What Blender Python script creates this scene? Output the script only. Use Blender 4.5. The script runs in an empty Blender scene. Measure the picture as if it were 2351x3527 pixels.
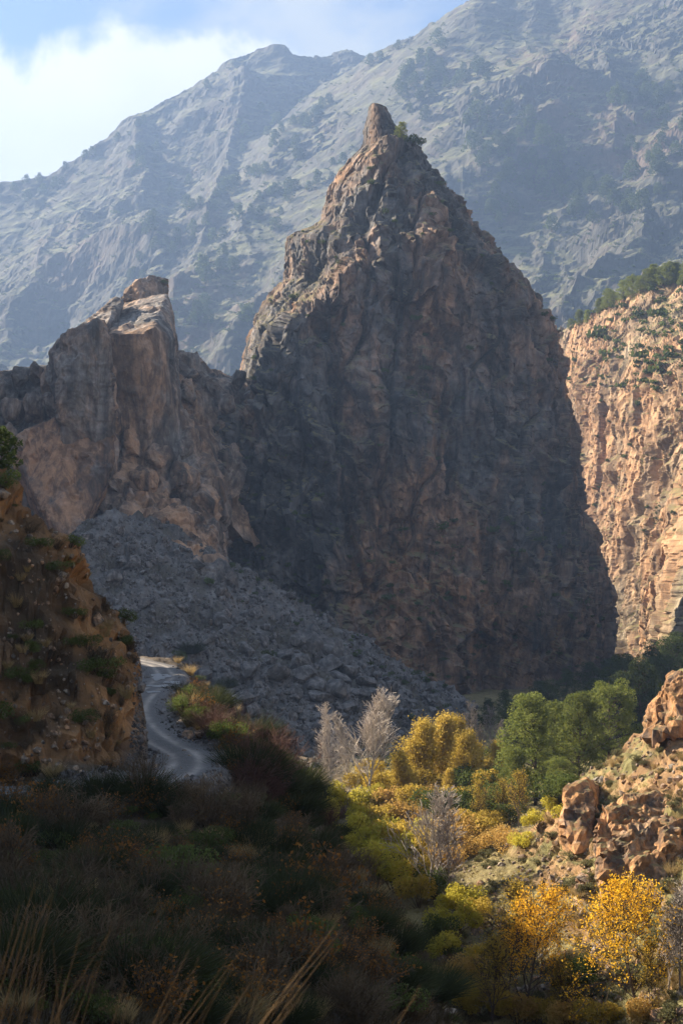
import bpy, bmesh, math, random
import numpy as np
from mathutils import Vector, Matrix
from mathutils.bvhtree import BVHTree

# ------------------------------------------------------------------ camera, sky, sun, exposure
S = bpy.context.scene
COL = S.collection
LENS, HZ, CU, F = 50.0, 1330.0, 784.0, 1568 * 50.0 / 24.0     # photo measured on a 1568 x 2352 grid
cam = bpy.data.cameras.new('camera')
cam.sensor_fit = 'HORIZONTAL'; cam.sensor_width = 24.0; cam.lens = LENS
cam.shift_y = (HZ - 1176.0) / 1568.0
cam.clip_start = 0.1; cam.clip_end = 9000
cam.dof.use_dof = True; cam.dof.focus_distance = 220; cam.dof.aperture_fstop = 9
camo = bpy.data.objects.new('camera', cam); COL.objects.link(camo)
camo.location = (0, 0, 0); camo.rotation_euler = (math.pi / 2, 0, 0)
S.camera = camo

SUN_ELEV, SUN_AZ = math.radians(31), math.radians(-63)       # azimuth clockwise from +Y
ce = math.cos(SUN_ELEV)
TO_SUN = Vector((math.sin(SUN_AZ) * ce, math.cos(SUN_AZ) * ce, math.sin(SUN_ELEV)))
sun = bpy.data.lights.new('sun', 'SUN'); sun.energy = 5.0; sun.angle = math.radians(0.5); sun.color = (1.0, 0.85, 0.66)
suno = bpy.data.objects.new('sun', sun); COL.objects.link(suno)
suno.location = (0, 0, 300); suno.rotation_euler = (-TO_SUN).to_track_quat('-Z', 'Y').to_euler()

W = bpy.data.worlds.new('World'); S.world = W; W.use_nodes = True
nt = W.node_tree; nt.nodes.clear()
def wn(t, **k):
    n = nt.nodes.new(t)
    for a, b in k.items(): setattr(n, a, b)
    return n
def wl(a, b): nt.links.new(a, b)
sky = wn('ShaderNodeTexSky', sky_type='NISHITA'); sky.sun_disc = False
sky.sun_elevation = SUN_ELEV; sky.sun_rotation = SUN_AZ
sky.altitude = 1500; sky.air_density = 0.9; sky.dust_density = 0.2; sky.ozone_density = 1.0
bg_sky = wn('ShaderNodeBackground'); bg_sky.inputs[1].default_value = 0.05
wl(sky.outputs[0], bg_sky.inputs[0])
tc = wn('ShaderNodeTexCoord')
sep = wn('ShaderNodeSeparateXYZ'); wl(tc.outputs['Generated'], sep.inputs[0])
def wmap(scale, loc):
    m = wn('ShaderNodeMapping'); m.inputs['Scale'].default_value = scale; m.inputs['Location'].default_value = loc
    wl(tc.outputs['Generated'], m.inputs[0]); return m
def wnoise(vec, scale, detail, rough, dist=0.0):
    n = wn('ShaderNodeTexNoise'); n.inputs['Scale'].default_value = scale; n.inputs['Detail'].default_value = detail
    n.inputs['Roughness'].default_value = rough; n.inputs['Distortion'].default_value = dist
    wl(vec.outputs[0], n.inputs['Vector']); return n
def wmath(op, a, b=None, clamp=False):
    m = wn('ShaderNodeMath', operation=op); m.use_clamp = clamp
    for i, x in enumerate((a, b)):
        if x is None: continue
        if isinstance(x, (int, float)): m.inputs[i].default_value = x
        else: wl(x, m.inputs[i])
    return m.outputs[0]
def wrange(x, a, b, c=0.0, d=1.0):
    m = wn('ShaderNodeMapRange', interpolation_type='SMOOTHSTEP')
    wl(x, m.inputs[0])
    for i, q in enumerate((a, b, c, d)): m.inputs[i + 1].default_value = q
    return m.outputs[0]
nA = wnoise(wmap((1, 1, 1.4), (0.35, 0.1, 0.0)), 7.0, 7, 0.58, 0.3)
nB = wnoise(wmap((1, 1, 2.2), (3.1, 1.7, 0.4)), 5.0, 6, 0.55, 0.6)
nC = wnoise(wmap((1, 1, 1.5), (7.3, 2.2, 1.4)), 3.2, 5, 0.5, 0.2)
# a cloud bank standing low all round the horizon, thinner wisps above it
bank = wrange(wmath('ADD', sep.outputs[2], wmath('MULTIPLY', wmath('SUBTRACT', nA.outputs[0], 0.5), -0.22)), 0.350, 0.326)
wisp = wmath('MULTIPLY', wrange(nB.outputs[0], 0.40, 0.64), 0.9)
bg_bank = wn('ShaderNodeBackground')
crb = wn('ShaderNodeMix', data_type='RGBA')
wl(wrange(nC.outputs[0], 0.35, 0.62), crb.inputs[0])
crb.inputs[6].default_value = (0.80, 0.83, 0.86, 1); crb.inputs[7].default_value = (1.0, 0.99, 0.97, 1)
wl(crb.outputs[2], bg_bank.inputs[0]); bg_bank.inputs[1].default_value = 0.30
bg_wisp = wn('ShaderNodeBackground'); bg_wisp.inputs[0].default_value = (0.84, 0.90, 0.95, 1); bg_wisp.inputs[1].default_value = 0.22
mx1 = wn('ShaderNodeMixShader'); wl(wisp, mx1.inputs[0]); wl(bg_sky.outputs[0], mx1.inputs[1]); wl(bg_wisp.outputs[0], mx1.inputs[2])
mx2 = wn('ShaderNodeMixShader'); wl(bank, mx2.inputs[0]); wl(mx1.outputs[0], mx2.inputs[1]); wl(bg_bank.outputs[0], mx2.inputs[2])
wo = wn('ShaderNodeOutputWorld'); wl(mx2.outputs[0], wo.inputs[0])

S.view_settings.view_transform = 'Standard'; S.view_settings.look = 'None'
S.view_settings.exposure = 2.15; S.view_settings.gamma = 1.0; S.view_settings.use_curve_mapping = False
S.render.engine = 'CYCLES'
cy = S.cycles
cy.max_bounces = 4; cy.diffuse_bounces = 1; cy.glossy_bounces = 2; cy.transmission_bounces = 2
cy.volume_bounces = 0; cy.transparent_max_bounces = 4
cy.use_denoising = True; cy.use_adaptive_sampling = True; cy.adaptive_threshold = 0.02

HAZE_DENSITY = 0.00023

# ------------------------------------------------------------------ numpy noise
f32 = np.float32
def hsh(ix, iy, iz, seed):
    h = (ix.astype(np.uint32) * np.uint32(374761393)) ^ (iy.astype(np.uint32) * np.uint32(668265263)) ^ \
        (iz.astype(np.uint32) * np.uint32(2147483647)) ^ np.uint32((seed * 1274126177) & 0xffffffff)
    h ^= h >> np.uint32(15); h *= np.uint32(2246822519)
    h ^= h >> np.uint32(13); h *= np.uint32(3266489917)
    h ^= h >> np.uint32(16)
    return h
def h01(h, k=0):
    if k:
        h = (h + np.uint32(k * 0x9E3779B9 & 0xffffffff)); h = h ^ (h >> np.uint32(16)); h = h * np.uint32(2246822519); h = h ^ (h >> np.uint32(13))
    return (h & np.uint32(0xffffff)).astype(f32) / f32(16777216.0)
def vnoise(p, seed=0):
    p = p.astype(f32); i = np.floor(p); fr = p - i; i = i.astype(np.int64)
    w = fr * fr * fr * (fr * (fr * 6 - 15) + 10)
    r = np.zeros(len(p), f32)
    for dx in (0, 1):
        wx = w[:, 0] if dx else 1 - w[:, 0]
        for dy in (0, 1):
            wy = wx * (w[:, 1] if dy else 1 - w[:, 1])
            for dz in (0, 1):
                wz = wy * (w[:, 2] if dz else 1 - w[:, 2])
                r += wz * h01(hsh(i[:, 0] + dx, i[:, 1] + dy, i[:, 2] + dz, seed))
    return r * 2 - 1
def fbm(p, octv=4, seed=0, gain=0.5):
    r = np.zeros(len(p), f32); a = 1.0; q = p.astype(f32)
    for o in range(octv):
        r += f32(a) * vnoise(q, seed + o * 17); q = q * f32(2.03) + f32(3.7); a *= gain
    return r
def ridged(p, octv=4, seed=0, gain=0.55):
    r = np.zeros(len(p), f32); a = 1.0; q = p.astype(f32)
    for o in range(octv):
        r += f32(a) * (1 - 2 * np.abs(vnoise(q, seed + o * 13))); q = q * f32(2.07) + f32(1.3); a *= gain
    return r
def facets(p, seed=0, tilt=1.0):
    p = p.astype(f32); i = np.floor(p - f32(0.5)).astype(np.int64)
    b1 = np.full(len(p), 9e9, f32); b2 = b1.copy(); bh = np.zeros(len(p), np.uint32); bc = np.zeros_like(p)
    for dx in (0, 1):
        for dy in (0, 1):
            for dz in (0, 1):
                cx, cyy, cz = i[:, 0] + dx, i[:, 1] + dy, i[:, 2] + dz
                h = hsh(cx, cyy, cz, seed)
                c = np.stack([cx + 0.5 + (h01(h, 1) - 0.5) * 0.8, cyy + 0.5 + (h01(h, 2) - 0.5) * 0.8, cz + 0.5 + (h01(h, 3) - 0.5) * 0.8], 1).astype(f32)
                d = ((p - c) ** 2).sum(1)
                m = d < b1
                b2 = np.where(m, b1, np.minimum(b2, d))
                b1 = np.where(m, d, b1); bh = np.where(m, h, bh); bc[m] = c[m]
    g = np.stack([h01(bh, 4), h01(bh, 5), h01(bh, 6)], 1) - 0.5
    val = (h01(bh, 7) - 0.5) + tilt * 2.0 * (g * (p - bc)).sum(1)
    crack = np.clip((np.sqrt(b2) - np.sqrt(b1)) / 0.12, 0, 1)
    return val, crack
def smooth(x, a, b):
    t = np.clip((x - a) / (b - a), 0, 1); return t * t * (3 - 2 * t)

# ------------------------------------------------------------------ mesh helpers
def px(u, v, y):
    return ((u - CU) * y / F, y, (HZ - v) * y / F)
def mesh_np(name, verts, faces, smooth_shade=False):
    """faces: (n,3) or (n,4) int array"""
    me = bpy.data.meshes.new(name)
    verts = np.asarray(verts, f32); faces = np.asarray(faces, np.int32); k = faces.shape[1]
    me.vertices.add(len(verts)); me.vertices.foreach_set('co', verts.ravel())
    me.loops.add(faces.size); me.loops.foreach_set('vertex_index', faces.ravel())
    me.polygons.add(len(faces)); me.polygons.foreach_set('loop_start', np.arange(0, faces.size, k, dtype=np.int32))
    try: me.polygons.foreach_set('loop_total', np.full(len(faces), k, np.int32))
    except Exception: pass
    me.polygons.foreach_set('use_smooth', np.full(len(faces), smooth_shade, bool))
    me.update(calc_edges=True)
    return me
def grid_faces(R, C, wrap=False):
    r = np.arange(R - 1)[:, None]; c = np.arange(C if wrap else C - 1)[None, :]; c2 = (c + 1) % C
    a = r * C + c; b = r * C + c2; d = (r + 1) * C + c2; e = (r + 1) * C + c
    return np.stack([a, b, d, e], -1).reshape(-1, 4)
def grid_normals(P):
    du = np.gradient(P, axis=1); dv = np.gradient(P, axis=0)
    n = np.cross(du, dv); n /= (np.linalg.norm(n, axis=2, keepdims=True) + 1e-9)
    return n
def link(name, me, mat=None, parent=None):
    o = bpy.data.objects.new(name, me); COL.objects.link(o)
    if mat is not None and me is not None: me.materials.append(mat)
    if parent is not None: o.parent = parent
    return o
def structure(o, label=None):
    o['kind'] = 'structure'
    if label: o['label'] = label
    return o
def tag(o, label, cat, group=None):
    o['label'] = label; o['category'] = cat
    if group: o['group'] = group
    return o
def color_attr(me, cols):
    a = me.color_attributes.new('tint', 'FLOAT_COLOR', 'POINT')
    c = np.ones((len(me.vertices), 4), f32); c[:, :3] = cols
    a.data.foreach_set('color', c.ravel())

# ------------------------------------------------------------------ materials
class NT:
    def __init__(s, name):
        s.m = bpy.data.materials.new(name); s.m.use_nodes = True; s.t = s.m.node_tree; s.t.nodes.clear()
        s.out = s.n('ShaderNodeOutputMaterial')
    def n(s, t, **k):
        x = s.t.nodes.new(t)
        for a, b in k.items(): setattr(x, a, b)
        return x
    def l(s, a, b): s.t.links.new(a, b)
    def coord(s, scale=(1, 1, 1), loc=(0, 0, 0)):
        c = s.n('ShaderNodeTexCoord'); m = s.n('ShaderNodeMapping'); m.inputs['Scale'].default_value = scale; m.inputs['Location'].default_value = loc
        s.l(c.outputs['Object'], m.inputs[0]); return m.outputs[0]
    def noise(s, vec, scale, detail=4, rough=0.55, dist=0.0, col=False):
        x = s.n('ShaderNodeTexNoise'); x.inputs['Scale'].default_value = scale; x.inputs['Detail'].default_value = detail
        x.inputs['Roughness'].default_value = rough; x.inputs['Distortion'].default_value = dist
        s.l(vec, x.inputs['Vector']); return x.outputs[1 if col else 0]
    def rng(s, x, a, b, c=0.0, d=1.0):
        m = s.n('ShaderNodeMapRange'); m.inputs[1].default_value = a; m.inputs[2].default_value = b; m.inputs[3].default_value = c; m.inputs[4].default_value = d
        s.l(x, m.inputs[0]); return m.outputs[0]
    def mix(s, f, a, b, mode='MIX'):
        m = s.n('ShaderNodeMix', data_type='RGBA', blend_type=mode)
        for i, x in ((0, f), (6, a), (7, b)):
            if isinstance(x, (int, float)): m.inputs[i].default_value = x
            elif isinstance(x, tuple): m.inputs[i].default_value = (*x, 1)
            else: s.l(x, m.inputs[i])
        return m.outputs[2]
    def math(s, op, a, b):
        m = s.n('ShaderNodeMath', operation=op)
        for i, x in enumerate((a, b)):
            if isinstance(x, (int, float)): m.inputs[i].default_value = x
            else: s.l(x, m.inputs[i])
        return m.outputs[0]
    def scalecol(s, c, f):
        """colour times a value"""
        m = s.n('ShaderNodeVectorMath', operation='SCALE'); s.l(c, m.inputs[0])
        s.l(f, m.inputs['Scale']); return m.outputs[0]
    def bump(s, h, strength, dist):
        b = s.n('ShaderNodeBump'); b.inputs['Strength'].default_value = strength; b.inputs['Distance'].default_value = dist
        s.l(h, b.inputs['Height']); return b.outputs[0]
    def principled(s, col, rough=0.9, normal=None, spec=0.2):
        p = s.n('ShaderNodeBsdfPrincipled'); p.inputs['Specular IOR Level'].default_value = spec
        if isinstance(col, tuple): p.inputs['Base Color'].default_value = (*col, 1)
        else: s.l(col, p.inputs['Base Color'])
        if isinstance(rough, (int, float)): p.inputs['Roughness'].default_value = rough
        else: s.l(rough, p.inputs['Roughness'])
        if normal is not None: s.l(normal, p.inputs['Normal'])
        s.l(p.outputs[0], s.out.inputs[0]); return p

def mat_rock(name, grey=(0.17, 0.165, 0.16), warm=(0.33, 0.19, 0.105), dark=(0.055, 0.05, 0.048), patch=0.02, bias=0.0, fine=0.6, grass=0.55,
             grass_col=(0.10, 0.095, 0.045), bump_d=0.4, use_tint=False, contrast=1.0):
    k = NT(name)
    c0 = k.coord(); cs = k.coord((1, 1, 0.38)); cv = k.coord((1, 1, 0.14))
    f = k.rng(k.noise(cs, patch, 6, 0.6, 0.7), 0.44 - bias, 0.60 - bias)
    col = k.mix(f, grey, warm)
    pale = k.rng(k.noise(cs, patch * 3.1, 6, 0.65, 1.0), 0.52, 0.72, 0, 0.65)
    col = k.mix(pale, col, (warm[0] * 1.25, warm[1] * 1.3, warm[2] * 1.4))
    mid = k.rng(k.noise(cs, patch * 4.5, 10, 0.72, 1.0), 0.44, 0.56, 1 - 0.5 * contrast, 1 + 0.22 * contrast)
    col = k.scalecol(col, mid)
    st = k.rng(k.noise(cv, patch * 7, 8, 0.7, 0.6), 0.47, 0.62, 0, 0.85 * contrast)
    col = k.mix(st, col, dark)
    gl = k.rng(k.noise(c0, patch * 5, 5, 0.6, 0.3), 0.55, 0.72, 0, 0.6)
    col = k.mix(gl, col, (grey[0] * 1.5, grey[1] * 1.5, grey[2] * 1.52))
    v = k.rng(k.noise(c0, fine, 6, 0.7), 0.25, 0.75, 0.55, 1.4)
    col = k.scalecol(col, v)
    if use_tint:
        a = k.n('ShaderNodeAttribute', attribute_name='tint'); col = k.mix(1.0, col, a.outputs[0], 'MULTIPLY')
    g = k.n('ShaderNodeNewGeometry'); sp = k.n('ShaderNodeSeparateXYZ'); k.l(g.outputs['True Normal'], sp.inputs[0])
    gm = k.math('MULTIPLY', k.rng(sp.outputs[2], grass, grass + 0.18), k.rng(k.noise(c0, fine * 0.35, 5, 0.6), 0.36, 0.6))
    gc = k.mix(k.noise(c0, fine * 0.8, 3), grass_col, (grass_col[0] * 2.0, grass_col[1] * 1.8, grass_col[2] * 1.7))
    col = k.mix(gm, col, gc)
    k.principled(col, 0.92, k.bump(k.noise(c0, fine * 1.5, 8, 0.7), 0.8, bump_d))
    return k.m

def mat_leaf(name, c1, c2, trans=0.45, scale=1.5):
    k = NT(name)
    oi = k.n('ShaderNodeObjectInfo'); co = k.coord()
    col = k.mix(k.rng(k.noise(co, scale, 3), 0.3, 0.7), c1, c2)
    col = k.scalecol(col, k.rng(oi.outputs['Random'], 0, 1, 0.75, 1.2))
    d = k.n('ShaderNodeBsdfDiffuse'); k.l(col, d.inputs[0])
    t = k.n('ShaderNodeBsdfTranslucent'); k.l(col, t.inputs[0])
    m = k.n('ShaderNodeMixShader'); m.inputs[0].default_value = trans
    k.l(d.outputs[0], m.inputs[1]); k.l(t.outputs[0], m.inputs[2]); k.l(m.outputs[0], k.out.inputs[0])
    return k.m
def mat_plain(name, c1, c2, scale=3.0, rough=0.9, bump=0.0):
    k = NT(name); co = k.coord(); oi = k.n('ShaderNodeObjectInfo')
    col = k.mix(k.rng(k.noise(co, scale, 5, 0.6), 0.3, 0.7), c1, c2)
    col = k.scalecol(col, k.rng(oi.outputs['Random'], 0, 1, 0.75, 1.2))
    k.principled(col, rough, k.bump(k.noise(co, scale * 4, 5, 0.7), 0.7, bump) if bump else None)
    return k.m

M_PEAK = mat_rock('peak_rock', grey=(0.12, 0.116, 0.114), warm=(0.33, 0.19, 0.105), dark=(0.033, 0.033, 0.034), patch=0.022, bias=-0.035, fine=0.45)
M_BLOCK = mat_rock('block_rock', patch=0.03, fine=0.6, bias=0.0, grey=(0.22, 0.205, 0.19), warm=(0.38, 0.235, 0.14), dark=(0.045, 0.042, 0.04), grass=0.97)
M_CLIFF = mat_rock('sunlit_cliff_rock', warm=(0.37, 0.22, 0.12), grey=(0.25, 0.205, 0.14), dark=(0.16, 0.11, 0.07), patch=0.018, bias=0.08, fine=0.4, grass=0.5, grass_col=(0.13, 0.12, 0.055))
M_MOUNT = mat_rock('mountain_rock', warm=(0.095, 0.066, 0.048), grey=(0.062, 0.063, 0.055), dark=(0.036, 0.04, 0.03), patch=0.004, bias=-0.08, fine=0.09, grass=0.62, grass_col=(0.085, 0.095, 0.05), bump_d=0.8, contrast=0.5)
M_OUTCROP = mat_rock('outcrop_rock', warm=(0.37, 0.20, 0.09), grey=(0.24, 0.2, 0.16), patch=0.12, bias=0.08, fine=2.0, grass=0.75, bump_d=0.08)
M_BOULDER = mat_rock('boulder_rock', grey=(0.165, 0.158, 0.152), warm=(0.22, 0.17, 0.13), patch=0.15, bias=-0.12, fine=1.5, grass=2.0, bump_d=0.15)
M_SLOPEROCK = mat_rock('slope_rock', warm=(0.34, 0.20, 0.11), grey=(0.27, 0.235, 0.19), patch=0.4, bias=0.0, fine=3.0, grass=2.0, bump_d=0.06)

def mat_ground():
    k = NT('ground_earth'); c0 = k.coord()
    a = k.n('ShaderNodeAttribute', attribute_name='tint')
    col = k.scalecol(a.outputs[0], k.rng(k.noise(c0, 0.35, 7, 0.68), 0.25, 0.75, 0.5, 1.5))
    st = k.rng(k.noise(c0, 1.3, 6, 0.7), 0.5, 0.7, 0, 0.5)
    col = k.mix(st, col, (0.06, 0.05, 0.035))
    pb = k.rng(k.noise(c0, 2.4, 5, 0.7), 0.58, 0.7, 0, 0.55)
    col = k.mix(pb, col, (0.24, 0.21, 0.17))
    k.principled(col, 0.95, k.bump(k.noise(c0, 2.0, 9, 0.72), 1.0, 0.22))
    return k.m
M_GROUND = mat_ground()

# ------------------------------------------------------------------ ground
ST = {   # cross sections of the valley: depth -> (x, z)
 -60: [(-200, 60), (-60, 10), (-20, 0), (0, -6), (30, -30), (50, -30), (100, 10), (300, 90)],
   0: [(-200, 70), (-30, 8), (-10, 0), (-3, -1.4), (0, -1.7), (3, -3), (8, -8), (20, -20), (30, -30), (45, -31), (60, -20), (150, 40), (400, 120)],
   8: [(-200, 70), (-30, 6), (-10, -2), (-3, -3.9), (0, -4.4), (4, -6.5), (10, -12), (30, -31), (45, -31), (60, -20), (150, 40), (400, 120)],
  20: [(-200, 70), (-40, 5), (-15, -4.6), (-6, -7.4), (0, -8.8), (5, -11.2), (12, -18), (25, -31), (42, -30), (60, -15), (150, 40), (400, 120)],
  35: [(-200, 66), (-40, 2), (-20, -6.5), (-10, -10.2), (-5, -11.3), (0, -12.4), (5, -15.0), (10, -19.5), (20, -30), (30, -30), (45, -22), (60, -12), (150, 45), (400, 130)],
  50: [(-200, 62), (-40, 0), (-22, -8.3), (-12, -11.6), (-5, -12.8), (0, -14.2), (4.3, -18.0), (10, -25), (15, -30), (22, -29.8), (36, -22), (60, -8), (150, 45), (400, 130)],
  65: [(-200, 60), (-40, -5), (-25, -10.5), (-14, -12.9), (-6, -13.4), (0, -15.4), (3.8, -18.6), (8.5, -26), (12, -29.5), (20, -29), (26, -26), (40, -17), (60, -4), (150, 45), (400, 130)],
  73: [(-200, 60), (-45, -9.5), (-25, -11.6), (-15, -12.2), (-8, -12.9), (0, -16), (3, -19), (8, -27), (10.5, -29.5), (16, -29.3), (19, -27.5), (26, -22), (40, -12), (60, 2), (150, 50), (400, 140)],
  80: [(-200, 60), (-45, -9.5), (-25, -11), (-10, -11.3), (-6, -12.8), (0, -16.4), (2.2, -18.6), (8, -28.6), (14, -29.3), (16, -28.2), (19, -25.5), (27, -19.5), (40, -9), (60, 6), (150, 60), (400, 150)],
  95: [(-200, 60), (-45, -9), (-13, -11), (-8, -11), (-5, -12.8), (-1, -17), (7.2, -29.0), (13, -29.2), (15.5, -28.3), (18, -26.3), (22.8, -22.0), (30, -15), (45, -2), (150, 60), (400, 150)],
 110: [(-200, 60), (-45, -9), (-16, -11), (-9, -11.6), (-3.5, -16), (6.2, -29), (10, -29), (14, -28.5), (17, -26.8), (21, -23.2), (26.4, -17.3), (33, -10.5), (45, 0), (150, 60), (400, 150)],
 125: [(-200, 50), (-60, -9), (-19, -11), (-11.5, -12), (-7, -16), (5, -29.3), (10, -28.8), (13, -27.8), (17, -26.0), (20, -22.5), (26, -16.3), (31, -11), (40, -2), (150, 60), (400, 150)],
 136: [(-200, 40), (-60, -9), (-20, -11), (-13.8, -12), (-9, -16.5), (3.6, -29.6), (8, -29), (13, -27.6), (16, -26.6), (19, -24), (21.3, -19.9), (27, -16.8), (30, -13.3), (32.4, -8.7), (42, 0), (150, 60), (400, 150)],
 150: [(-200, 30), (-60, -9), (-21, -11), (-15, -12), (-10, -17), (2, -29.8), (10, -29.2), (20, -27.5), (27, -23), (33, -18), (45, -8), (150, 55), (400, 150)],
 175: [(-200, 30), (-70, -9), (-25, -11), (-18.5, -12), (-13, -18), (-1, -29.8), (14, -29.6), (26, -28.4), (36, -25), (50, -15), (150, 50), (400, 150)],
 205: [(-200, 30), (-80, -9), (-31, -11), (-23, -12), (-16, -20), (-6, -30), (30, -29.8), (45, -26), (70, -12), (150, 40), (400, 150)],
 240: [(-200, 30), (-90, -10), (-45, -13), (-30, -20), (-15, -30), (45, -30), (60, -24), (100, 0), (400, 150)],
 300: [(-300, 60), (-100, -8), (-60, -18), (-20, -30), (70, -30), (90, -20), (150, 20), (400, 150)],
 420: [(-300, 60), (-100, -10), (-20, -30), (105, -31), (130, -20), (200, 10), (400, 100)],
 600: [(-400, 60), (-100, -20), (0, -31), (160, -32), (200, -10), (400, 60)],
 900: [(-500, 0), (0, -32), (400, -32)],
 4000: [(-500, -32), (0, -32), (500, -32)],
}
SY = np.array(sorted(ST), float)
def table_h(x, y):
    cols = np.stack([np.interp(x, [a for a, _ in ST[s]], [b for _, b in ST[s]]) for s in SY.tolist()], 0)
    yy = np.clip(y, SY[0], SY[-1] - 1e-3)
    k = np.clip(np.searchsorted(SY, yy, side='right') - 1, 0, len(SY) - 2)
    t = (yy - SY[k]) / (SY[k + 1] - SY[k]); t = t * t * (3 - 2 * t) * 0.5 + t * 0.5
    n = np.arange(len(x))
    return cols[k, n] * (1 - t) + cols[k + 1, n] * t
def ridge_h(x, y, pts, slopes):
    """height of a crest polyline falling away on both sides"""
    best = np.full(len(x), -1e9)
    if not isinstance(slopes, (list, tuple)): slopes = [slopes] * len(pts)
    for (a, b, s0, s1) in zip(pts[:-1], pts[1:], slopes[:-1], slopes[1:]):
        dx, dy = b[0] - a[0], b[1] - a[1]; L = dx * dx + dy * dy + 1e-9
        t = np.clip(((x - a[0]) * dx + (y - a[1]) * dy) / L, 0, 1)
        d = np.hypot(x - a[0] - t * dx, y - a[1] - t * dy)
        best = np.maximum(best, a[2] + (b[2] - a[2]) * t - (s0 + (s1 - s0) * t) * d)
    return best
NOSE = [px(318, 1690, 95), px(308, 1510, 97), px(262, 1408, 97), px(176, 1322, 96), px(132, 1218, 95), px(52, 1118, 94), px(-10, 1050, 94), px(-200, 860, 95), (-80, 100, 56), (-150, 112, 110), (-230, 125, 150)]
NOSE_S = [3.0, 2.4, 1.7, 1.4, 1.35, 1.35, 1.35, 1.4, 1.45, 1.45, 1.45]
ROAD = [(-60, 68), (-40, 73), (-18.5, 76.6), (-14.4, 77.3), (-11.4, 79.4), (-9.8, 83.5), (-9.6, 88), (-10.5, 94), (-12.9, 101), (-15.8, 112), (-17.9, 124), (-18.9, 137), (-19.2, 150), (-20.6, 166), (-25, 188), (-34, 208), (-48, 222)]
def catmull(P, n):
    P = np.array(P, float); out = []
    Q = np.vstack([2 * P[0] - P[1], P, 2 * P[-1] - P[-2]])
    for i in range(1, len(Q) - 2):
        t = np.linspace(0, 1, n, endpoint=False)[:, None]
        a, b, c, d = Q[i - 1], Q[i], Q[i + 1], Q[i + 2]
        out.append(0.5 * (2 * b + (c - a) * t + (2 * a - 5 * b + 4 * c - d) * t ** 2 + (3 * b - a - 3 * c + d) * t ** 3))
    return np.vstack(out + [P[-1:]])
ROADC = catmull(ROAD, 14)
def road_z(x, y): return -11.25 + 0.25 * np.sin(y * 0.05)
SCREE = (-49.0, 306.0, 13.5)
def ground_h(x, y):
    h = table_h(x, y)
    nose_and_blockers = ridge_h(x, y, NOSE, NOSE_S)
    scr = SCREE[2] - 0.61 * np.hypot(x - SCREE[0], y - SCREE[1])
    scr2 = ridge_h(x, y, [(-49, 306, 13), (-42, 322, 14)], 0.61)
    nose_and_blockers = np.maximum(nose_and_blockers, ridge_h(x, y, [(-107, 358, 110), (-110, 332, 98), (-117, 310, 80), (-150, 330, 110), (-260, 370, 150)], 3.2))  # unseen crest left of frame, added to shadow the far valley floor
    nose_and_blockers = np.maximum(nose_and_blockers, ridge_h(x, y, [(-61, 103, 42), (-61, 113, 30), (-61, 120, 26), (-61, 135, 22.4), (-61, 158, 20.8), (-61, 182, 19.0), (-61, 197, 17.0)], 1.45))  # unseen ridge left of frame, added to keep the track in shadow
    rockmask = smooth(nose_and_blockers - h, 0.0, 0.8)
    h2 = np.maximum(h, nose_and_blockers)
    q3 = np.stack([x, y, np.zeros_like(x)], 1)
    sm = np.maximum(scr, scr2) + 2.2 * fbm(q3 * f32(1 / 26), 4, 61) + 1.1 * ridged(q3 * f32(1 / 9), 3, 66)
    screemask = smooth(sm - h2, -0.5, 1.0)
    h2 = np.maximum(h2, sm)
    # road bench
    d = np.full(len(x), 1e9)
    near = (np.abs(x + 30) < 45) & (y > 55) & (y < 240)
    if near.any():
        xs, ys = x[near], y[near]; dd = np.full(len(xs), 1e9)
        for a, b in zip(ROADC[:-1], ROADC[1:]):
            e = b - a; t = np.clip(((xs - a[0]) * e[0] + (ys - a[1]) * e[1]) / (e @ e), 0, 1)
            dd = np.minimum(dd, np.hypot(xs - a[0] - t * e[0], ys - a[1] - t * e[1]))
        d[near] = dd
    w = 1 - smooth(d, 2.3, 3.4)
    h2 = h2 * (1 - w) + (road_z(x, y) - 0.14) * w
    return h2, rockmask * (1 - w), screemask * (1 - w), w
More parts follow.
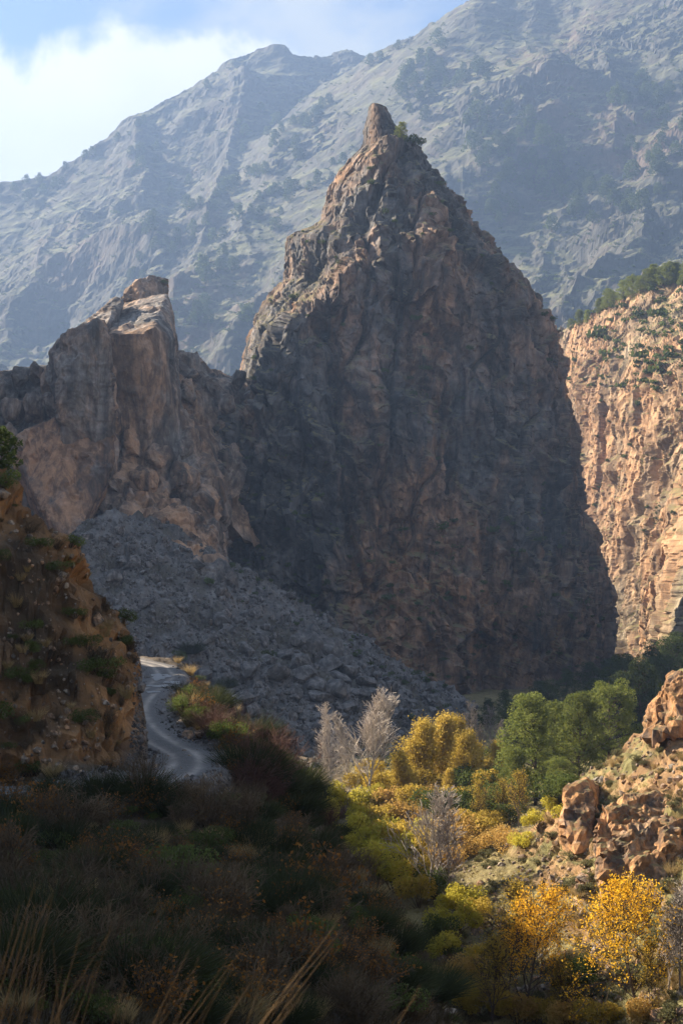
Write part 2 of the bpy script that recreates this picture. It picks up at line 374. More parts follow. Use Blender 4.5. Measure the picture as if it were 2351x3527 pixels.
def build_ground():
    th = np.concatenate([np.radians(np.linspace(-180, -27, 40))[:-1], np.radians(np.linspace(-27, -17, 30))[:-1], np.radians(np.linspace(-17, 17, 370)), np.radians(np.linspace(17, 180, 46))[1:]])
    r = np.concatenate([np.geomspace(0.8, 30, 60)[:-1], np.geomspace(30, 330, 600), np.geomspace(330, 3700, 60)[1:]])
    R, T = np.meshgrid(r, th, indexing='ij')
    x = (R * np.sin(T)).ravel(); y = (R * np.cos(T)).ravel()
    h, rk, sc, rd = ground_h(x, y)
    p2 = np.stack([x, y, h], 1)
    rightslope = smooth(x - (14 + 0.02 * (y - 100)), 0, 4) * smooth(h, -28.5, -26) * smooth(-y, -170, -150) * smooth(y, 40, 60)
    edge = smooth(R.ravel(), 2, 12)
    h = h + (1 - rd) * edge * (0.6 * fbm(p2 * f32(0.15), 4, 5) + 0.12 * fbm(p2 * f32(0.9), 3, 9))
    P = np.stack([x, y, h], 1).reshape(len(r), len(th), 3)
    N = grid_normals(P); N *= np.sign(N[..., 2:3] + 1e-9)
    N = N.reshape(-1, 3); P = P.reshape(-1, 3)
    q = P.astype(f32)
    warp = np.stack([fbm(q * f32(0.12), 2, 41), fbm(q * f32(0.12), 2, 42), fbm(q * f32(0.12), 2, 43)], 1)
    fa, ca = facets(q * f32(1 / 4.5) + warp * f32(0.35), 71); fb, cb = facets(q * f32(1 / 1.6) + warp * f32(0.35), 72); fc, cc = facets(q * f32(1 / 0.7), 73)
    big = 0.9 * (fa) * (0.4 + 0.6 * ca) + 0.5 * fb + 0.22 * fc
    rocky = np.clip(rk + 0.55 * rightslope, 0, 1)
    far = 1 + smooth(y, 200, 330) * 0.6
    disp = rocky * big * 1.15 + sc * (0.55 * fb + 0.4 * fa) * far + (1 - rocky) * (1 - sc) * (1 - rd) * edge * 0.12 * fc
    P = P + N * disp[:, None]
    # colours of soil, rock, scree, grass
    brown = np.array([0.085, 0.064, 0.042]); orange = np.array([0.27, 0.145, 0.062]); grey = np.array([0.15, 0.143, 0.137]); drygrass = np.array([0.20, 0.165, 0.075])
    rsoil = np.array([0.33, 0.205, 0.105]); gcol = np.array([0.17, 0.155, 0.065])
    n1 = fbm(q * f32(0.11), 4, 91)[:, None]; n2 = fbm(q * f32(0.35), 3, 92)[:, None]
    c = brown * (1 + 0.4 * n1) + np.zeros((len(q), 3))
    floor_ = (smooth(-h, 24.5, 27)[:, None]) * smooth(x, -2, 4)[:, None]
    c = c * (1 - floor_) + floor_ * (drygrass * (1 + 0.3 * n2))
    om = rk[:, None] * np.clip(0.72 + 0.9 * n1 + 0.4 * n2, 0.1, 1)
    c = c * (1 - om) + om * orange * (1 + 0.35 * n2)
    rs = rightslope[:, None]
    g = smooth(N[:, 2:3] + 0.25 * n2 + 0.2 * n1, 0.62, 0.86)
    c = c * (1 - rs) + rs * (rsoil * (1 - g) + gcol * g) * (1 + 0.25 * n2)
    c = c * (1 - sc[:, None]) + sc[:, None] * (grey * (1 + 0.3 * n2) * (1 - 0.6 * smooth(n1, 0.1, 0.5)) + np.array([0.07, 0.06, 0.035]) * 0.6 * smooth(n1, 0.1, 0.5))
    gr = rd[:, None]; c = c * (1 - gr) + gr * np.array([0.16, 0.15, 0.145])
    me = mesh_np('ground', P, grid_faces(len(r), len(th))[:, ::-1], False)
    color_attr(me, np.clip(c, 0.01, 0.9))
    return structure(link('ground', me, M_GROUND), 'valley floor and hillsides of earth, rubble and dry grass')
ground = build_ground()

# ------------------------------------------------------------------ road
def build_road():
    c = ROADC; t = np.gradient(c, axis=0); t /= np.linalg.norm(t, axis=1, keepdims=True); n = np.stack([t[:, 1], -t[:, 0]], 1)
    w = np.linspace(-2.25, 2.25, 31)
    P = np.zeros((len(c), len(w), 3)); col = np.zeros((len(c), len(w), 3))
    for j, a in enumerate(w):
        xy = c + n * a
        P[:, j, :2] = xy
        q = np.stack([xy[:, 0], xy[:, 1], np.zeros(len(c))], 1)
        rut = math.exp(-((abs(a) - 0.82) / 0.30) ** 2)
        P[:, j, 2] = road_z(xy[:, 0], xy[:, 1]) - 0.06 * rut + 0.04 * fbm(q * 0.6, 3, 3) - 0.22 * max(0, abs(a) - 1.9)
        nn = fbm(q * 0.5, 3, 8)
        base = np.array([0.088, 0.083, 0.08]); tr = np.array([0.30, 0.27, 0.235])
        k = np.clip(rut * 0.8 * (0.85 + 0.5 * nn), 0, 1)[:, None]
        col[:, j] = base * (1 - k) + tr * k
    me = mesh_np('road', P.reshape(-1, 3), grid_faces(len(c), len(w)), True)
    color_attr(me, col.reshape(-1, 3))
    k = NT('road_gravel'); c0 = k.coord(); a = k.n('ShaderNodeAttribute', attribute_name='tint')
    cc = k.scalecol(a.outputs[0], k.rng(k.noise(c0, 3.0, 8, 0.75), 0.25, 0.75, 0.55, 1.45))
    sp = k.rng(k.noise(c0, 9.0, 4, 0.8), 0.56, 0.66, 0, 0.5); cc = k.mix(sp, cc, (0.30, 0.29, 0.28))
    k.principled(cc, 0.75, k.bump(k.noise(c0, 7, 8, 0.8), 0.9, 0.06), 0.35)
    return structure(link('road', me, k.m), 'narrow gravel track with pale wheel ruts')
road = build_road()
def build_puddles():
    k = NT('puddle_water'); c0 = k.coord()
    k.principled((0.26, 0.265, 0.27), 0.32, k.bump(k.noise(c0, 4, 3), 0.1, 0.01), 0.6); m = k.m
    spots = [((-18.6, 146.5), 1.5, 1.6, 0.1), ((-20.4, 160), 1.0, 5.0, 0.1), ((-17.9, 151), 0.8, 2.0, 0.3), ((-18.4, 139.5), 0.8, 1.0, 0.1)]
    for i, (c, a, b, rot) in enumerate(spots):
        n = 44; V = [(0, 0, 0)]; rg = random.Random(i)
        ph = rg.random() * 6
        for q in range(n):
            an = q / n * 2 * math.pi; rr = 1 + 0.22 * math.sin(3 * an + ph) + 0.14 * math.sin(7 * an + 2 * ph)
            x, y = a * rr * math.cos(an), b * rr * math.sin(an)
            V.append((x * math.cos(rot) - y * math.sin(rot), x * math.sin(rot) + y * math.cos(rot), 0))
        me = mesh_np('puddle', V, [(0, 1 + q, 1 + (q + 1) % n) for q in range(n)])
        o = link('puddle', me, m); o.location = (c[0], c[1], float(road_z(np.array([c[0]]), np.array([c[1]]))[0]) + 0.022)
        structure(o, 'shallow rain puddle shining on the gravel track')
build_puddles()

# ------------------------------------------------------------------ far mountain
MS = 1.65                                  # the far flank stands well over a kilometre off
def mp(u, v, y): return px(u, v, y * MS)
def build_mountain():
    ridges = [
      ([mp(-900, 560, 1450), mp(-300, 470, 1490), mp(0, 412, 1500), mp(90, 405, 1500), mp(210, 345, 1520), mp(330, 270, 1560), mp(480, 190, 1600), mp(548, 147, 1620), mp(596, 118, 1640), mp(650, 110, 1640), mp(668, 129, 1640), mp(740, 137, 1650), mp(793, 121, 1660), mp(832, 142, 1650), mp(1000, 260, 1600)], 1.10),
      ([mp(760, 220, 1520), mp(832, 143, 1490), mp(862, 129, 1470), mp(900, 106, 1450), mp(1000, 60, 1420), mp(1062, 14, 1400), mp(1110, -12, 1390), mp(1200, -4, 1390), mp(1285, 5, 1390), mp(1345, 2, 1390), mp(1400, -20, 1380), mp(1568, -60, 1370), mp(2300, -90, 1330)], 0.97),
      ([mp(300, 292, 1550), mp(310, 390, 1380), mp(280, 520, 1220), mp(230, 650, 1080), mp(190, 800, 960)], 1.00),
      ([mp(560, 150, 1615), mp(520, 330, 1420), mp(440, 455, 1270), mp(335, 590, 1120), mp(262, 690, 1010)], 1.00),
      ([mp(790, 135, 1640), mp(720, 330, 1380), mp(640, 420, 1250), mp(520, 480, 1150), mp(380, 570, 1060), mp(330, 640, 1000)], 1.05),
      ([mp(1010, 330, 1180), mp(860, 420, 1080), mp(720, 505, 1000), mp(640, 560, 960), mp(560, 640, 930), mp(470, 735, 890), mp(420, 830, 850)], 1.10),
      ([mp(1250, 20, 1380), mp(1180, 140, 1260), mp(1190, 220, 1190), mp(1050, 330, 1120), mp(960, 470, 1030), mp(900, 560, 980)], 1.00),
      ([mp(1320, 12, 1385), mp(1345, 200, 1230), mp(1330, 330, 1130), mp(1260, 470, 1030), mp(1180, 560, 960)], 1.05),
      ([mp(1900, 60, 1250), mp(1568, 190, 1120), mp(1490, 236, 1040), mp(1450, 300, 1000), mp(1410, 430, 940), mp(1330, 560, 880), mp(1290, 680, 830)], 1.15),
      ([mp(1900, 330, 900), mp(1568, 420, 860), mp(1480, 480, 830), mp(1400, 600, 790)], 1.10),
      ([mp(-400, 700, 1100), mp(-40, 760, 1000), mp(60, 850, 930)], 0.95),
    ]
    th = np.linspace(-0.62, 0.62, 660); th = np.concatenate([np.linspace(-0.75, -0.29, 60)[:-1], np.linspace(-0.29, 0.29, 420), np.linspace(0.29, 0.75, 60)[1:]])
    yy = MS * np.concatenate([np.linspace(690, 1480, 310)[:-1], np.linspace(1480, 1720, 90)[:-1], np.linspace(1720, 2050, 16)])
    Y, T = np.meshgrid(yy, th, indexing='ij'); x = (Y * T).ravel(); y = Y.ravel()
    p0 = np.stack([x, y, np.zeros_like(x)], 1)
    wx = 42 * fbm(p0 * f32(1 / 280), 3, 201); wy = 42 * fbm(p0 * f32(1 / 280), 3, 202)
    h = np.full(len(x), -40.0); hm = h
    for i, (pts, s) in enumerate(ridges):
        k = 0.35 if i < 2 else 1.0
        r = ridge_h(x + wx * k, y + wy * k, pts, s); e = np.clip(1 - np.abs(h - r) / 90.0, 0, 1)
        h = np.maximum(h, r) + (e * e * 22.0 if i > 1 else 0)
        if i == 1: hm = np.maximum(h, -25 + 0.42 * (y - 1260)).copy(); h = hm.copy()
    h = hm + 0.62 * (h - hm)
    h = np.maximum(h, -25 + 0.42 * (y - 1260))
    p1 = np.stack([x, y, h], 1)
    sky_w = np.full(len(x), 1e9)
    for pts, s in ridges[:2]: sky_w = np.minimum(sky_w, np.abs(ridge_h(x, y, pts, s) - h))
    sw = 0.35 + 0.65 * smooth(sky_w, 3, 66)
    base = smooth(h, -35, 33)
    h = h + base * sw * (18 * (ridged(p1 * f32(1 / 310), 4, 211) - 0.55) + 7 * ridged(p1 * f32(1 / 85), 4, 221) + 8 * ridged(p0 * np.array([1 / 95, 1 / 420, 0], f32) + f32(0.02) * wx[:, None].astype(f32), 3, 231))
    P = np.stack([x, y, h], 1).reshape(len(yy), len(th), 3)
    N = grid_normals(P); N *= np.sign(N[..., 2:3] + 1e-9); N = N.reshape(-1, 3); P = P.reshape(-1, 3); q = P.astype(f32)
    st = np.array([1, 1, 0.55], f32)
    fa, ca = facets(q * st * f32(1 / 76), 301); fb, cb = facets(q * st * f32(1 / 30), 302); fc, cc = facets(q * f32(1 / 12), 303)
    crag = smooth(fbm(q * f32(1 / 200), 3, 305), 0.0, 0.6)
    d = base * (0.5 + 0.5 * sw) * (crag * (9 * fa + 6 * fb + 2 * fc) + 1.8 * fbm(q * f32(1 / 14), 3, 333) + 0.8 * fc)
    P = P + N * d[:, None] * np.array([1, 1, 0.6])
    me = mesh_np('mountain', P, grid_faces(len(yy), len(th)), False)
    return structure(link('mountain', me, M_MOUNT), 'high hazy mountain flank dotted with pines')
mountain = build_mountain()

# ------------------------------------------------------------------ rock peak
PL = [(236, 850), (245, 844), (262, 842), (300, 832), (330, 834), (345, 820), (370, 800), (400, 772), (430, 758), (480, 745), (508, 737), (520, 722), (536, 668), (545, 656), (600, 649), (640, 648), (690, 612), (770, 570), (850, 549), (885, 540), (905, 515), (960, 440), (1050, 380), (1200, 330), (1500, 300), (1800, 290)]
PR = [(236, 868), (245, 888), (280, 905), (320, 935), (365, 972), (405, 1000), (440, 1040), (455, 1064), (495, 1080), (545, 1115), (590, 1158), (650, 1213), (690, 1250), (760, 1280), (830, 1300), (920, 1310), (1000, 1330), (1090, 1326), (1180, 1346), (1280, 1380), (1360, 1404), (1430, 1415), (1550, 1412), (1800, 1412)]
PB = [(236, 3.0), (300, 8), (450, 24), (560, 38), (650, 42), (900, 48), (1200, 55), (1400, 62), (1500, 68), (1600, 80), (1700, 95), (1800, 110)]
YC = 432.0
def build_peak():
    vv = np.concatenate([np.linspace(236, 300, 34)[:-1], np.linspace(300, 1800, 610)]); R = len(vv)
    xl = np.interp(vv, *zip(*PL)); xr = np.interp(vv, *zip(*PR)); B = np.interp(vv, *zip(*PB))
    nf, nb = 410, 60
    s = np.linspace(0, 1, nf)
    sa = np.interp(vv, [236, 300, 450, 600, 650, 700, 760, 900, 1100, 1400, 1800], [0.50, 0.42, 0.28, 0.31, 0.22, 0.15, 0.11, 0.10, 0.16, 0.25, 0.25])[:, None]
    tl = np.clip(s[None] / sa, 0, 1); trr = np.clip((s[None] - sa) / (1 - sa), 0, 1)
    sh = np.where(s[None] < sa, tl ** 0.85, np.interp(trr, [0, 0.25, 0.55, 0.8, 0.93, 1.0], [1.0, 1.0, 0.90, 0.66, 0.36, 0.0]))
    C = nf + nb; P = np.zeros((R, C, 3)); wgt = np.zeros((R, C))
    u = xl[:, None] + (xr - xl)[:, None] * s[None]
    low = smooth(vv, 1350, 1650)[:, None]
    sh2 = sh * (1 - low) + low * np.clip(sh * (1.15 - 0.75 * smooth(s, 0.35, 1.0))[None], 0, 2)
    yf = YC - B[:, None] * sh2
    sb = np.linspace(1, 0, nb + 2)[1:-1]
    ub = xl[:, None] + (xr - xl)[:, None] * sb[None]
    P[:, nf:, 0] = (ub - CU) * YC / F; P[:, nf:, 1] = YC + (B * 0.75)[:, None] * np.sin(np.pi * sb)[None] ** 0.7
    P[:, :, 2] = ((HZ - vv) * YC / F)[:, None]
    P[:, :nf, 0] = (u - CU) * yf / F; P[:, :nf, 1] = yf; P[:, :nf, 2] = (HZ - vv)[:, None] * yf / F
    ua = np.concatenate([u, ub], 1); dx_l = (ua - xl[:, None]) * YC / F; dx_r = (xr[:, None] - ua) * YC / F
    de = np.minimum(dx_l, dx_r); wgt = 0.12 + 0.88 * smooth(de, 0.3, 9)
    n = grid_normals(np.concatenate([P[:, -1:], P, P[:, :1]], 1))[:, 1:-1]
    cen = np.array([0, 0, 0]); 
    out = P - np.stack([P[:, :, 0].mean(1, keepdims=True) + 0 * P[:, :, 0], np.full(P.shape[:2], YC), P[:, :, 2]], -1)
    n *= np.sign((n * out).sum(-1, keepdims=True) + 1e-9)
    n[..., 2] = np.clip(n[..., 2], -0.2, 0.5)
    q = P.reshape(-1, 3).astype(f32); n = n.reshape(-1, 3); w = wgt.reshape(-1)
    st = np.array([1, 1, 0.5], f32)
    warp = np.stack([fbm(q * f32(1 / 26), 3, 401), fbm(q * f32(1 / 26), 3, 402), fbm(q * f32(1 / 26), 3, 403)], 1)
    st = np.array([1, 1, 0.36], f32)
    fa, ca = facets(q * st * f32(1 / 24) + warp * f32(0.16), 411, 0.9); fb, cb = facets(q * st * f32(1 / 10.5) + warp * f32(0.25), 412)
    fc, cc = facets(q * st * f32(1 / 4.0) + warp * f32(0.4), 413); fd, cd = facets(q * f32(1 / 1.9), 414)
    gul = ridged(q * np.array([1 / 20, 1 / 20, 1 / 75], f32) + warp * f32(0.5), 3, 421)
    bed = (q[:, 2] + 0.38 * q[:, 0] + 5.0 * warp[:, 0]) / f32(5.5); bed = np.abs((bed % 1.0) - 0.5) * 2
    jt = np.abs(vnoise(np.stack([(q[:, 0] * 0.9 - 0.16 * q[:, 2]) / 11 + 0.35 * warp[:, 1], q[:, 1] / 40, q[:, 2] / 95], 1), 431))
    joint = np.exp(-(jt / 0.055) ** 2)
    bedw = smooth(fbm(q * f32(1 / 34), 2, 433), -0.2, 0.4)
    d = (0.3 + 0.7 * w) * (1.3 * bedw * (bed - 0.5) - 2.6 * joint) + w * (3.8 * fa + 2.6 * gul) + (0.45 + 0.55 * w) * (3.4 * fb * (0.2 + 0.8 * cb)) + (0.75 + 0.25 * w) * (2.1 * fc * (0.3 + 0.7 * cc)) + 0.75 * fd
    left = np.concatenate([1 - smooth(s[None] / sa, 0.75, 1.15), np.zeros((R, nb))], 1) * smooth(-vv, -1000, -880)[:, None]
    d *= 1 - 0.5 * left.reshape(-1)
    d *= smooth(vv, 232, 420)[:, None].repeat(C, 1).reshape(-1) * 0.65 + 0.35
    Q = q + n * d[:, None]
    Q = np.vstack([Q, [[(858 - CU) * YC / F, YC, (HZ - 235) * YC / F]]])
    faces = grid_faces(R, C, True)
    me = mesh_np('rock_peak', Q, faces, False)
    # close the summit
    bm = bmesh.new(); bm.from_mesh(me); bm.verts.ensure_lookup_table()
    top = bm.verts[R * C]
    for j in range(C): bm.faces.new((bm.verts[j], top, bm.verts[(j + 1) % C]))
    bmesh.ops.recalc_face_normals(bm, faces=bm.faces[:]); bm.to_mesh(me); bm.free()
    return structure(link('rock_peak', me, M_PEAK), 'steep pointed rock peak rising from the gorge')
peak = build_peak()

# ------------------------------------------------------------------ sunlit cliff beyond the gorge
def build_cliff():
    def b(u, y): return px(u, HZ + 34 * F / y, y)
    cols = [
      (b(1150, 820), px(1150, 900, 840), px(1150, 790, 870)),
      (b(1330, 690), px(1310, 900, 720), px(1285, 760, 760)),
      (b(1415, 565), px(1425, 890, 625), px(1400, 705, 690)),
      (b(1478, 480), px(1520, 860, 545), px(1568, 645, 640)),
      (b(1570, 428), px(1660, 800, 480), px(1800, 560, 590)),
      (b(1760, 375), px(1950, 700, 420), px(2200, 450, 520)),
    ]
    nc, nr = 380, 350
    tcol = np.concatenate([np.linspace(0, 0.95, 24)[:-1], np.linspace(0.95, 3.25, nc - 53), np.linspace(3.25, len(cols) - 1, 31)[1:]]); A = np.array(cols)
    def ip(k): return np.stack([np.interp(tcol, range(len(cols)), A[:, k, a]) for a in range(3)], 1)
    b0, m0, c0 = ip(0), ip(1), ip(2)
    back = c0 + np.array([25, 60, -30.0])
    tr = np.linspace(0, 1, nr)
    P = np.zeros((nr, nc, 3))
    for i, t in enumerate(tr):
        if t < 0.62: P[i] = b0 + (m0 - b0) * (t / 0.62)
        elif t < 0.93: P[i] = m0 + (c0 - m0) * ((t - 0.62) / 0.31)
        else: P[i] = c0 + (back - c0) * ((t - 0.93) / 0.07)
    n = grid_normals(P); n *= np.where(n[..., 0:1] > 0, -1, 1)
    n = n.reshape(-1, 3); q = P.reshape(-1, 3).astype(f32)
    st = np.array([1, 1, 0.24], f32)
    warp = np.stack([fbm(q * f32(1 / 40), 3, 501), fbm(q * f32(1 / 40), 3, 502), fbm(q * f32(1 / 40), 3, 503)], 1)
    fa, ca = facets(q * st * f32(1 / 40) + warp * f32(0.14), 511, 1.0); fb, cb = facets(q * st * f32(1 / 15) + warp * f32(0.14), 512)
    fc, cc = facets(q * st * f32(1 / 6) + warp * f32(0.2), 513); fd, cd = facets(q * f32(1 / 2.6), 514)
    gul = ridged(q * np.array([1 / 26, 1 / 26, 1 / 110], f32) + warp * f32(0.6), 4, 521)
    w = 1 - 0.6 * smooth(tr, 0.62, 0.9)[:, None].repeat(nc, 1).reshape(-1)
    d = w * (9 * fbm(q * st * f32(1 / 48), 4, 531, 0.55) + 3.0 * gul) + 1.7 * fb + 1.0 * fc + 0.6 * fd
    Q = q + n * d[:, None]
    me = mesh_np('cliff', Q, grid_faces(nr, nc), False)
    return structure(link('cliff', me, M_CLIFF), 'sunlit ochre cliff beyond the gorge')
cliff = build_cliff()

bpy.context.view_layer.update()
# ------------------------------------------------------------------ casting helpers (where does a direction or a plumb line meet the place)
BVH = {}
def cast(o, org, d):
    if o.name not in BVH:
        bpy.context.view_layer.update(); BVH[o.name] = BVHTree.FromObject(o, bpy.context.evaluated_depsgraph_get())
    loc, nor, _, _ = BVH[o.name].ray_cast(Vector(org), Vector(d).normalized(), 6000)
    if loc is None: return None
    if nor.z < 0 and abs(nor.z) > 0.02: nor = -nor
    return loc, nor
def see(u, v, objs):
    d = Vector(((u - CU) / F, 1, (HZ - v) / F)); best = None
    for o in objs:
        h = cast(o, (0, 0, 0), d)
        if h and (best is None or h[0].length < best[0].length): best = (h[0], h[1], o)
    return best
def drop(x, y, objs=None, top=900):
    best = None
    for o in objs or [ground]:
        h = cast(o, (x, y, top), (0, 0, -1))
        if h and (best is None or h[0].z > best[0].z): best = h
    return best

# ------------------------------------------------------------------ rock masses shaped from hulls
def ico(n):
    bm = bmesh.new(); bmesh.ops.create_icosphere(bm, subdivisions=n, radius=1.0)
    v = np.array([x.co[:] for x in bm.verts]); f = np.array([[a.index for a in t.verts] for t in bm.faces]); bm.free(); return v, f
ICO = {}
def ico_n(n):
    if n not in ICO: ICO[n] = ico(n)
    return ICO[n]
def hull_rock(name, pts, mat, sub=6, disp=(1.2, 0.6, 0.3), scale=(9, 4, 1.8), seed=0, rnd=0.25, strata=0.0):
    bm = bmesh.new()
    for p in pts: bm.verts.new(p)
    bmesh.ops.convex_hull(bm, input=bm.verts[:]); bm.normal_update()
    cen = np.mean([p for p in pts], axis=0)
    pl = []
    for f in bm.faces:
        n = np.array(f.normal); c = np.array(f.calc_center_median())
        hh = n @ (c - cen)
        if hh < 0: n, hh = -n, -hh
        if hh > 1e-4: pl.append((*n, hh))
    bm.free()
    pl = np.array(pl)
    d, fc = ico_n(sub)
    dots = d @ pl[:, :3].T
    r = np.where(dots > 1e-5, pl[None, :, 3] / np.maximum(dots, 1e-5), 1e9)
    sr = np.sort(r, 1); r0 = sr[:, 0]; r1 = sr[:, 1]
    kk = rnd; gap = np.clip((r1 - r0) / (r0 * kk + 1e-6), 0, 1)
    r0 = r0 * (1 - 0.015 * (1 - gap) ** 2)
    V = cen + d * r0[:, None]
    n = pl[np.argmin(r, 1), :3]; n = 0.6 * n + 0.4 * d; n /= np.linalg.norm(n, axis=1, keepdims=True)
    q = V.astype(f32); tot = np.zeros(len(V))
    warp = np.stack([fbm(q / f32(scale[0]), 2, seed + 1), fbm(q / f32(scale[0]), 2, seed + 2), fbm(q / f32(scale[0]), 2, seed + 3)], 1)
    for k, (a, s) in enumerate(zip(disp, scale)):
        fv, cr = facets(q * np.array([1, 1, 0.6], f32) / f32(s) + warp * f32(0.3), seed + 11 * k + 5)
        tot += a * fv * (0.35 + 0.65 * cr)
    if strata:
        tot += strata * ridged(q * np.array([0.06, 0.06, 0.5], f32) + warp * f32(0.5), 2, seed + 77)
    V = V + n * tot[:, None]
    me = mesh_np(name, V, fc, False)
    return link(name, me, mat)
def PX(*L): return [px(*a) for a in L]
GRP = 'blocks of the rock outcrop beside the peak'
def block(name, label, pts, mat=None, **k):
    o = hull_rock(name, PX(*pts), mat or M_BLOCK, **k); tag(o, label, 'rock', GRP); return o
block('rock_block', 'tilted rock block with a bright sunlit slab on top',
      [(243, 770, 341), (350, 752, 339), (386, 668, 396), (285, 688, 400), (398, 780, 352), (405, 860, 358), (398, 740, 392), (245, 1100, 348), (330, 1150, 345), (430, 1150, 356), (260, 760, 415), (400, 720, 415), (440, 1150, 415), (250, 1150, 412)],
      disp=(0.7, 0.5, 0.3), seed=1000, strata=0.12)
block('rock_block', 'leaning rock block with a narrow sunlit crest beside the slab',
      [(116, 808, 326), (140, 772, 328), (166, 757, 330), (225, 729, 322), (244, 765, 324), (236, 745, 330), (262, 890, 326), (268, 1080, 330), (150, 1080, 328), (126, 870, 324), (210, 1140, 330), (118, 830, 362), (232, 745, 350), (280, 1100, 376), (140, 1080, 374)],
      disp=(1.4, 0.8, 0.35), seed=1100, strata=0.25)
block('rock_block', 'thin sunlit rock fin rising behind the leaning block',
      [(160, 765, 350), (172, 752, 352), (262, 684, 366), (283, 673, 370), (286, 690, 366), (250, 742, 350), (238, 800, 348), (170, 800, 348), (180, 770, 376), (284, 690, 382), (250, 900, 378), (180, 900, 376)],
      sub=5, disp=(0.7, 0.5, 0.25), scale=(6, 3, 1.4), seed=1150)
block('rock_block', 'orange rock cap perched behind the sunlit slab',
      [(280, 690, 394), (286, 665, 396), (318, 640, 398), (350, 632, 400), (384, 640, 402), (388, 670, 400), (330, 690, 394), (290, 670, 410), (384, 650, 412), (385, 700, 412), (285, 700, 410)],
      sub=5, disp=(0.6, 0.5, 0.3), scale=(5, 2.5, 1.2), seed=1200)
block('rock_shoulder', 'broken rock shoulder left of the leaning block',
      [(-260, 980, 362), (-120, 920, 360), (0, 892, 352), (45, 846, 352), (112, 838, 356), (150, 950, 350), (140, 1230, 342), (60, 1120, 341), (-150, 1350, 336), (40, 860, 392), (-200, 960, 395), (150, 960, 390), (150, 1260, 380), (-200, 1350, 390)],
      disp=(2.6, 1.5, 0.6), scale=(11, 5, 2), seed=1300)
block('rock_buttress', 'smooth orange buttress below the leaning block',
      [(140, 950, 330), (245, 965, 330), (268, 1010, 329), (256, 1085, 326), (225, 1150, 321), (172, 1250, 314), (60, 1000, 330), (34, 1060, 327), (100, 1170, 318), (150, 1262, 315), (60, 1000, 375), (250, 980, 375), (190, 1290, 350), (40, 1150, 370)],
      mat=mat_rock('orange_buttress_rock', warm=(0.36, 0.21, 0.12), patch=0.03, bias=0.12, fine=0.5, grass=0.9), disp=(1.0, 0.6, 0.25), seed=1400)
block('rock_wall', 'grey broken rock face below the sunlit slab',
      [(240, 940, 352), (405, 950, 360), (440, 1000, 362), (500, 1110, 356), (512, 1185, 345), (440, 1260, 330), (330, 1200, 326), (236, 1165, 330), (250, 1060, 342), (330, 1030, 345), (240, 980, 392), (440, 1000, 395), (520, 1200, 390), (240, 1200, 380)],
      disp=(3.2, 1.7, 0.6), scale=(12, 5, 2), seed=1500)
block('rock_wall', 'low dark rock foot between the buttress and the scree',
      [(60, 1180, 352), (180, 1130, 350), (300, 1140, 346), (330, 1230, 336), (250, 1260, 326), (120, 1330, 322), (20, 1300, 330), (60, 1150, 390), (330, 1150, 390), (330, 1330, 370), (20, 1350, 380)],
      disp=(2.0, 1.2, 0.5), scale=(9, 4, 1.8), seed=1550)
block('rock_wall', 'dark lower rock face standing out of the scree',
      [(330, 1170, 330), (420, 1180, 328), (500, 1200, 335), (515, 1300, 330), (530, 1390, 318), (480, 1360, 308), (440, 1300, 306), (370, 1235, 312), (340, 1200, 360), (520, 1220, 370), (530, 1400, 350)],
      disp=(2.2, 1.3, 0.6), scale=(10, 4.5, 1.8), seed=1600)
block('rock_saddle', 'dark jagged ridge joining the blocks to the peak',
      [(392, 808, 392), (440, 848, 390), (470, 862, 392), (520, 893, 394), (560, 880, 402), (640, 960, 398), (700, 1300, 380), (560, 1250, 368), (430, 1050, 378), (400, 900, 380), (392, 815, 420), (600, 900, 425), (700, 1300, 420), (400, 1200, 420)],
      disp=(2.2, 1.6, 0.7), scale=(12, 5, 2), seed=1700)
block('rock_outcrop', 'orange rock knob sticking out of the scree',
      [(450, 1290, 304), (505, 1285, 306), (535, 1330, 304), (528, 1392, 298), (480, 1375, 294), (452, 1335, 298), (470, 1290, 330), (540, 1400, 325)],
      mat=M_OUTCROP if False else None, sub=5, disp=(1.2, 0.8, 0.3), scale=(5, 2.5, 1.2), seed=1800)
rgb = random.Random(12)
def jut(u, v, y, a, b, label, mat=None):
    P = []
    for k in range(16):
        d = Vector((rgb.gauss(0, 1), rgb.gauss(0, 1), rgb.gauss(0, 1))).normalized(); c = px(u, v, y)
        P.append((c[0] + d.x * a * rgb.uniform(0.8, 1.1), c[1] + d.y * a * 1.2, c[2] + d.z * b * rgb.uniform(0.8, 1.15)))
    tag(hull_rock('rock_block', P, mat or M_BLOCK, sub=4, disp=(0.5, 0.35, 0.2), scale=(4, 2, 1.0), seed=rgb.randrange(9999)), label, 'rock', 'angular blocks jutting from the crag')
for (u, v, y, a, b) in [(12, 905, 345, 3.2, 3.8), (48, 868, 346, 3.0, 4.2), (88, 858, 346, 3.0, 3.4), (112, 880, 342, 2.4, 4.0), (30, 950, 340, 4.0, 4.5), (80, 940, 338, 3.4, 4.6), (10, 1010, 336, 4.0, 5.0), (60, 1010, 332, 3.4, 4.2), (118, 930, 334, 2.6, 4.0)]:
    jut(u, v, y, a, b, 'angular brown block of the broken shoulder left of the leaning block')
for (u, v, y, a, b) in [(300, 1020, 343, 3.6, 5.0), (370, 1060, 345, 4.2, 5.5), (330, 1110, 338, 4.0, 4.6), (420, 1110, 344, 4.6, 6.0), (470, 1160, 344, 4.0, 6.5), (390, 1170, 334, 3.8, 4.4), (300, 1150, 333, 3.2, 4.0), (440, 1215, 332, 3.4, 4.6), (490, 1235, 336, 3.2, 4.4), (260, 1120, 334, 2.6, 3.6)]:
    jut(u, v, y, a, b, 'angular grey block in the broken face above the scree')
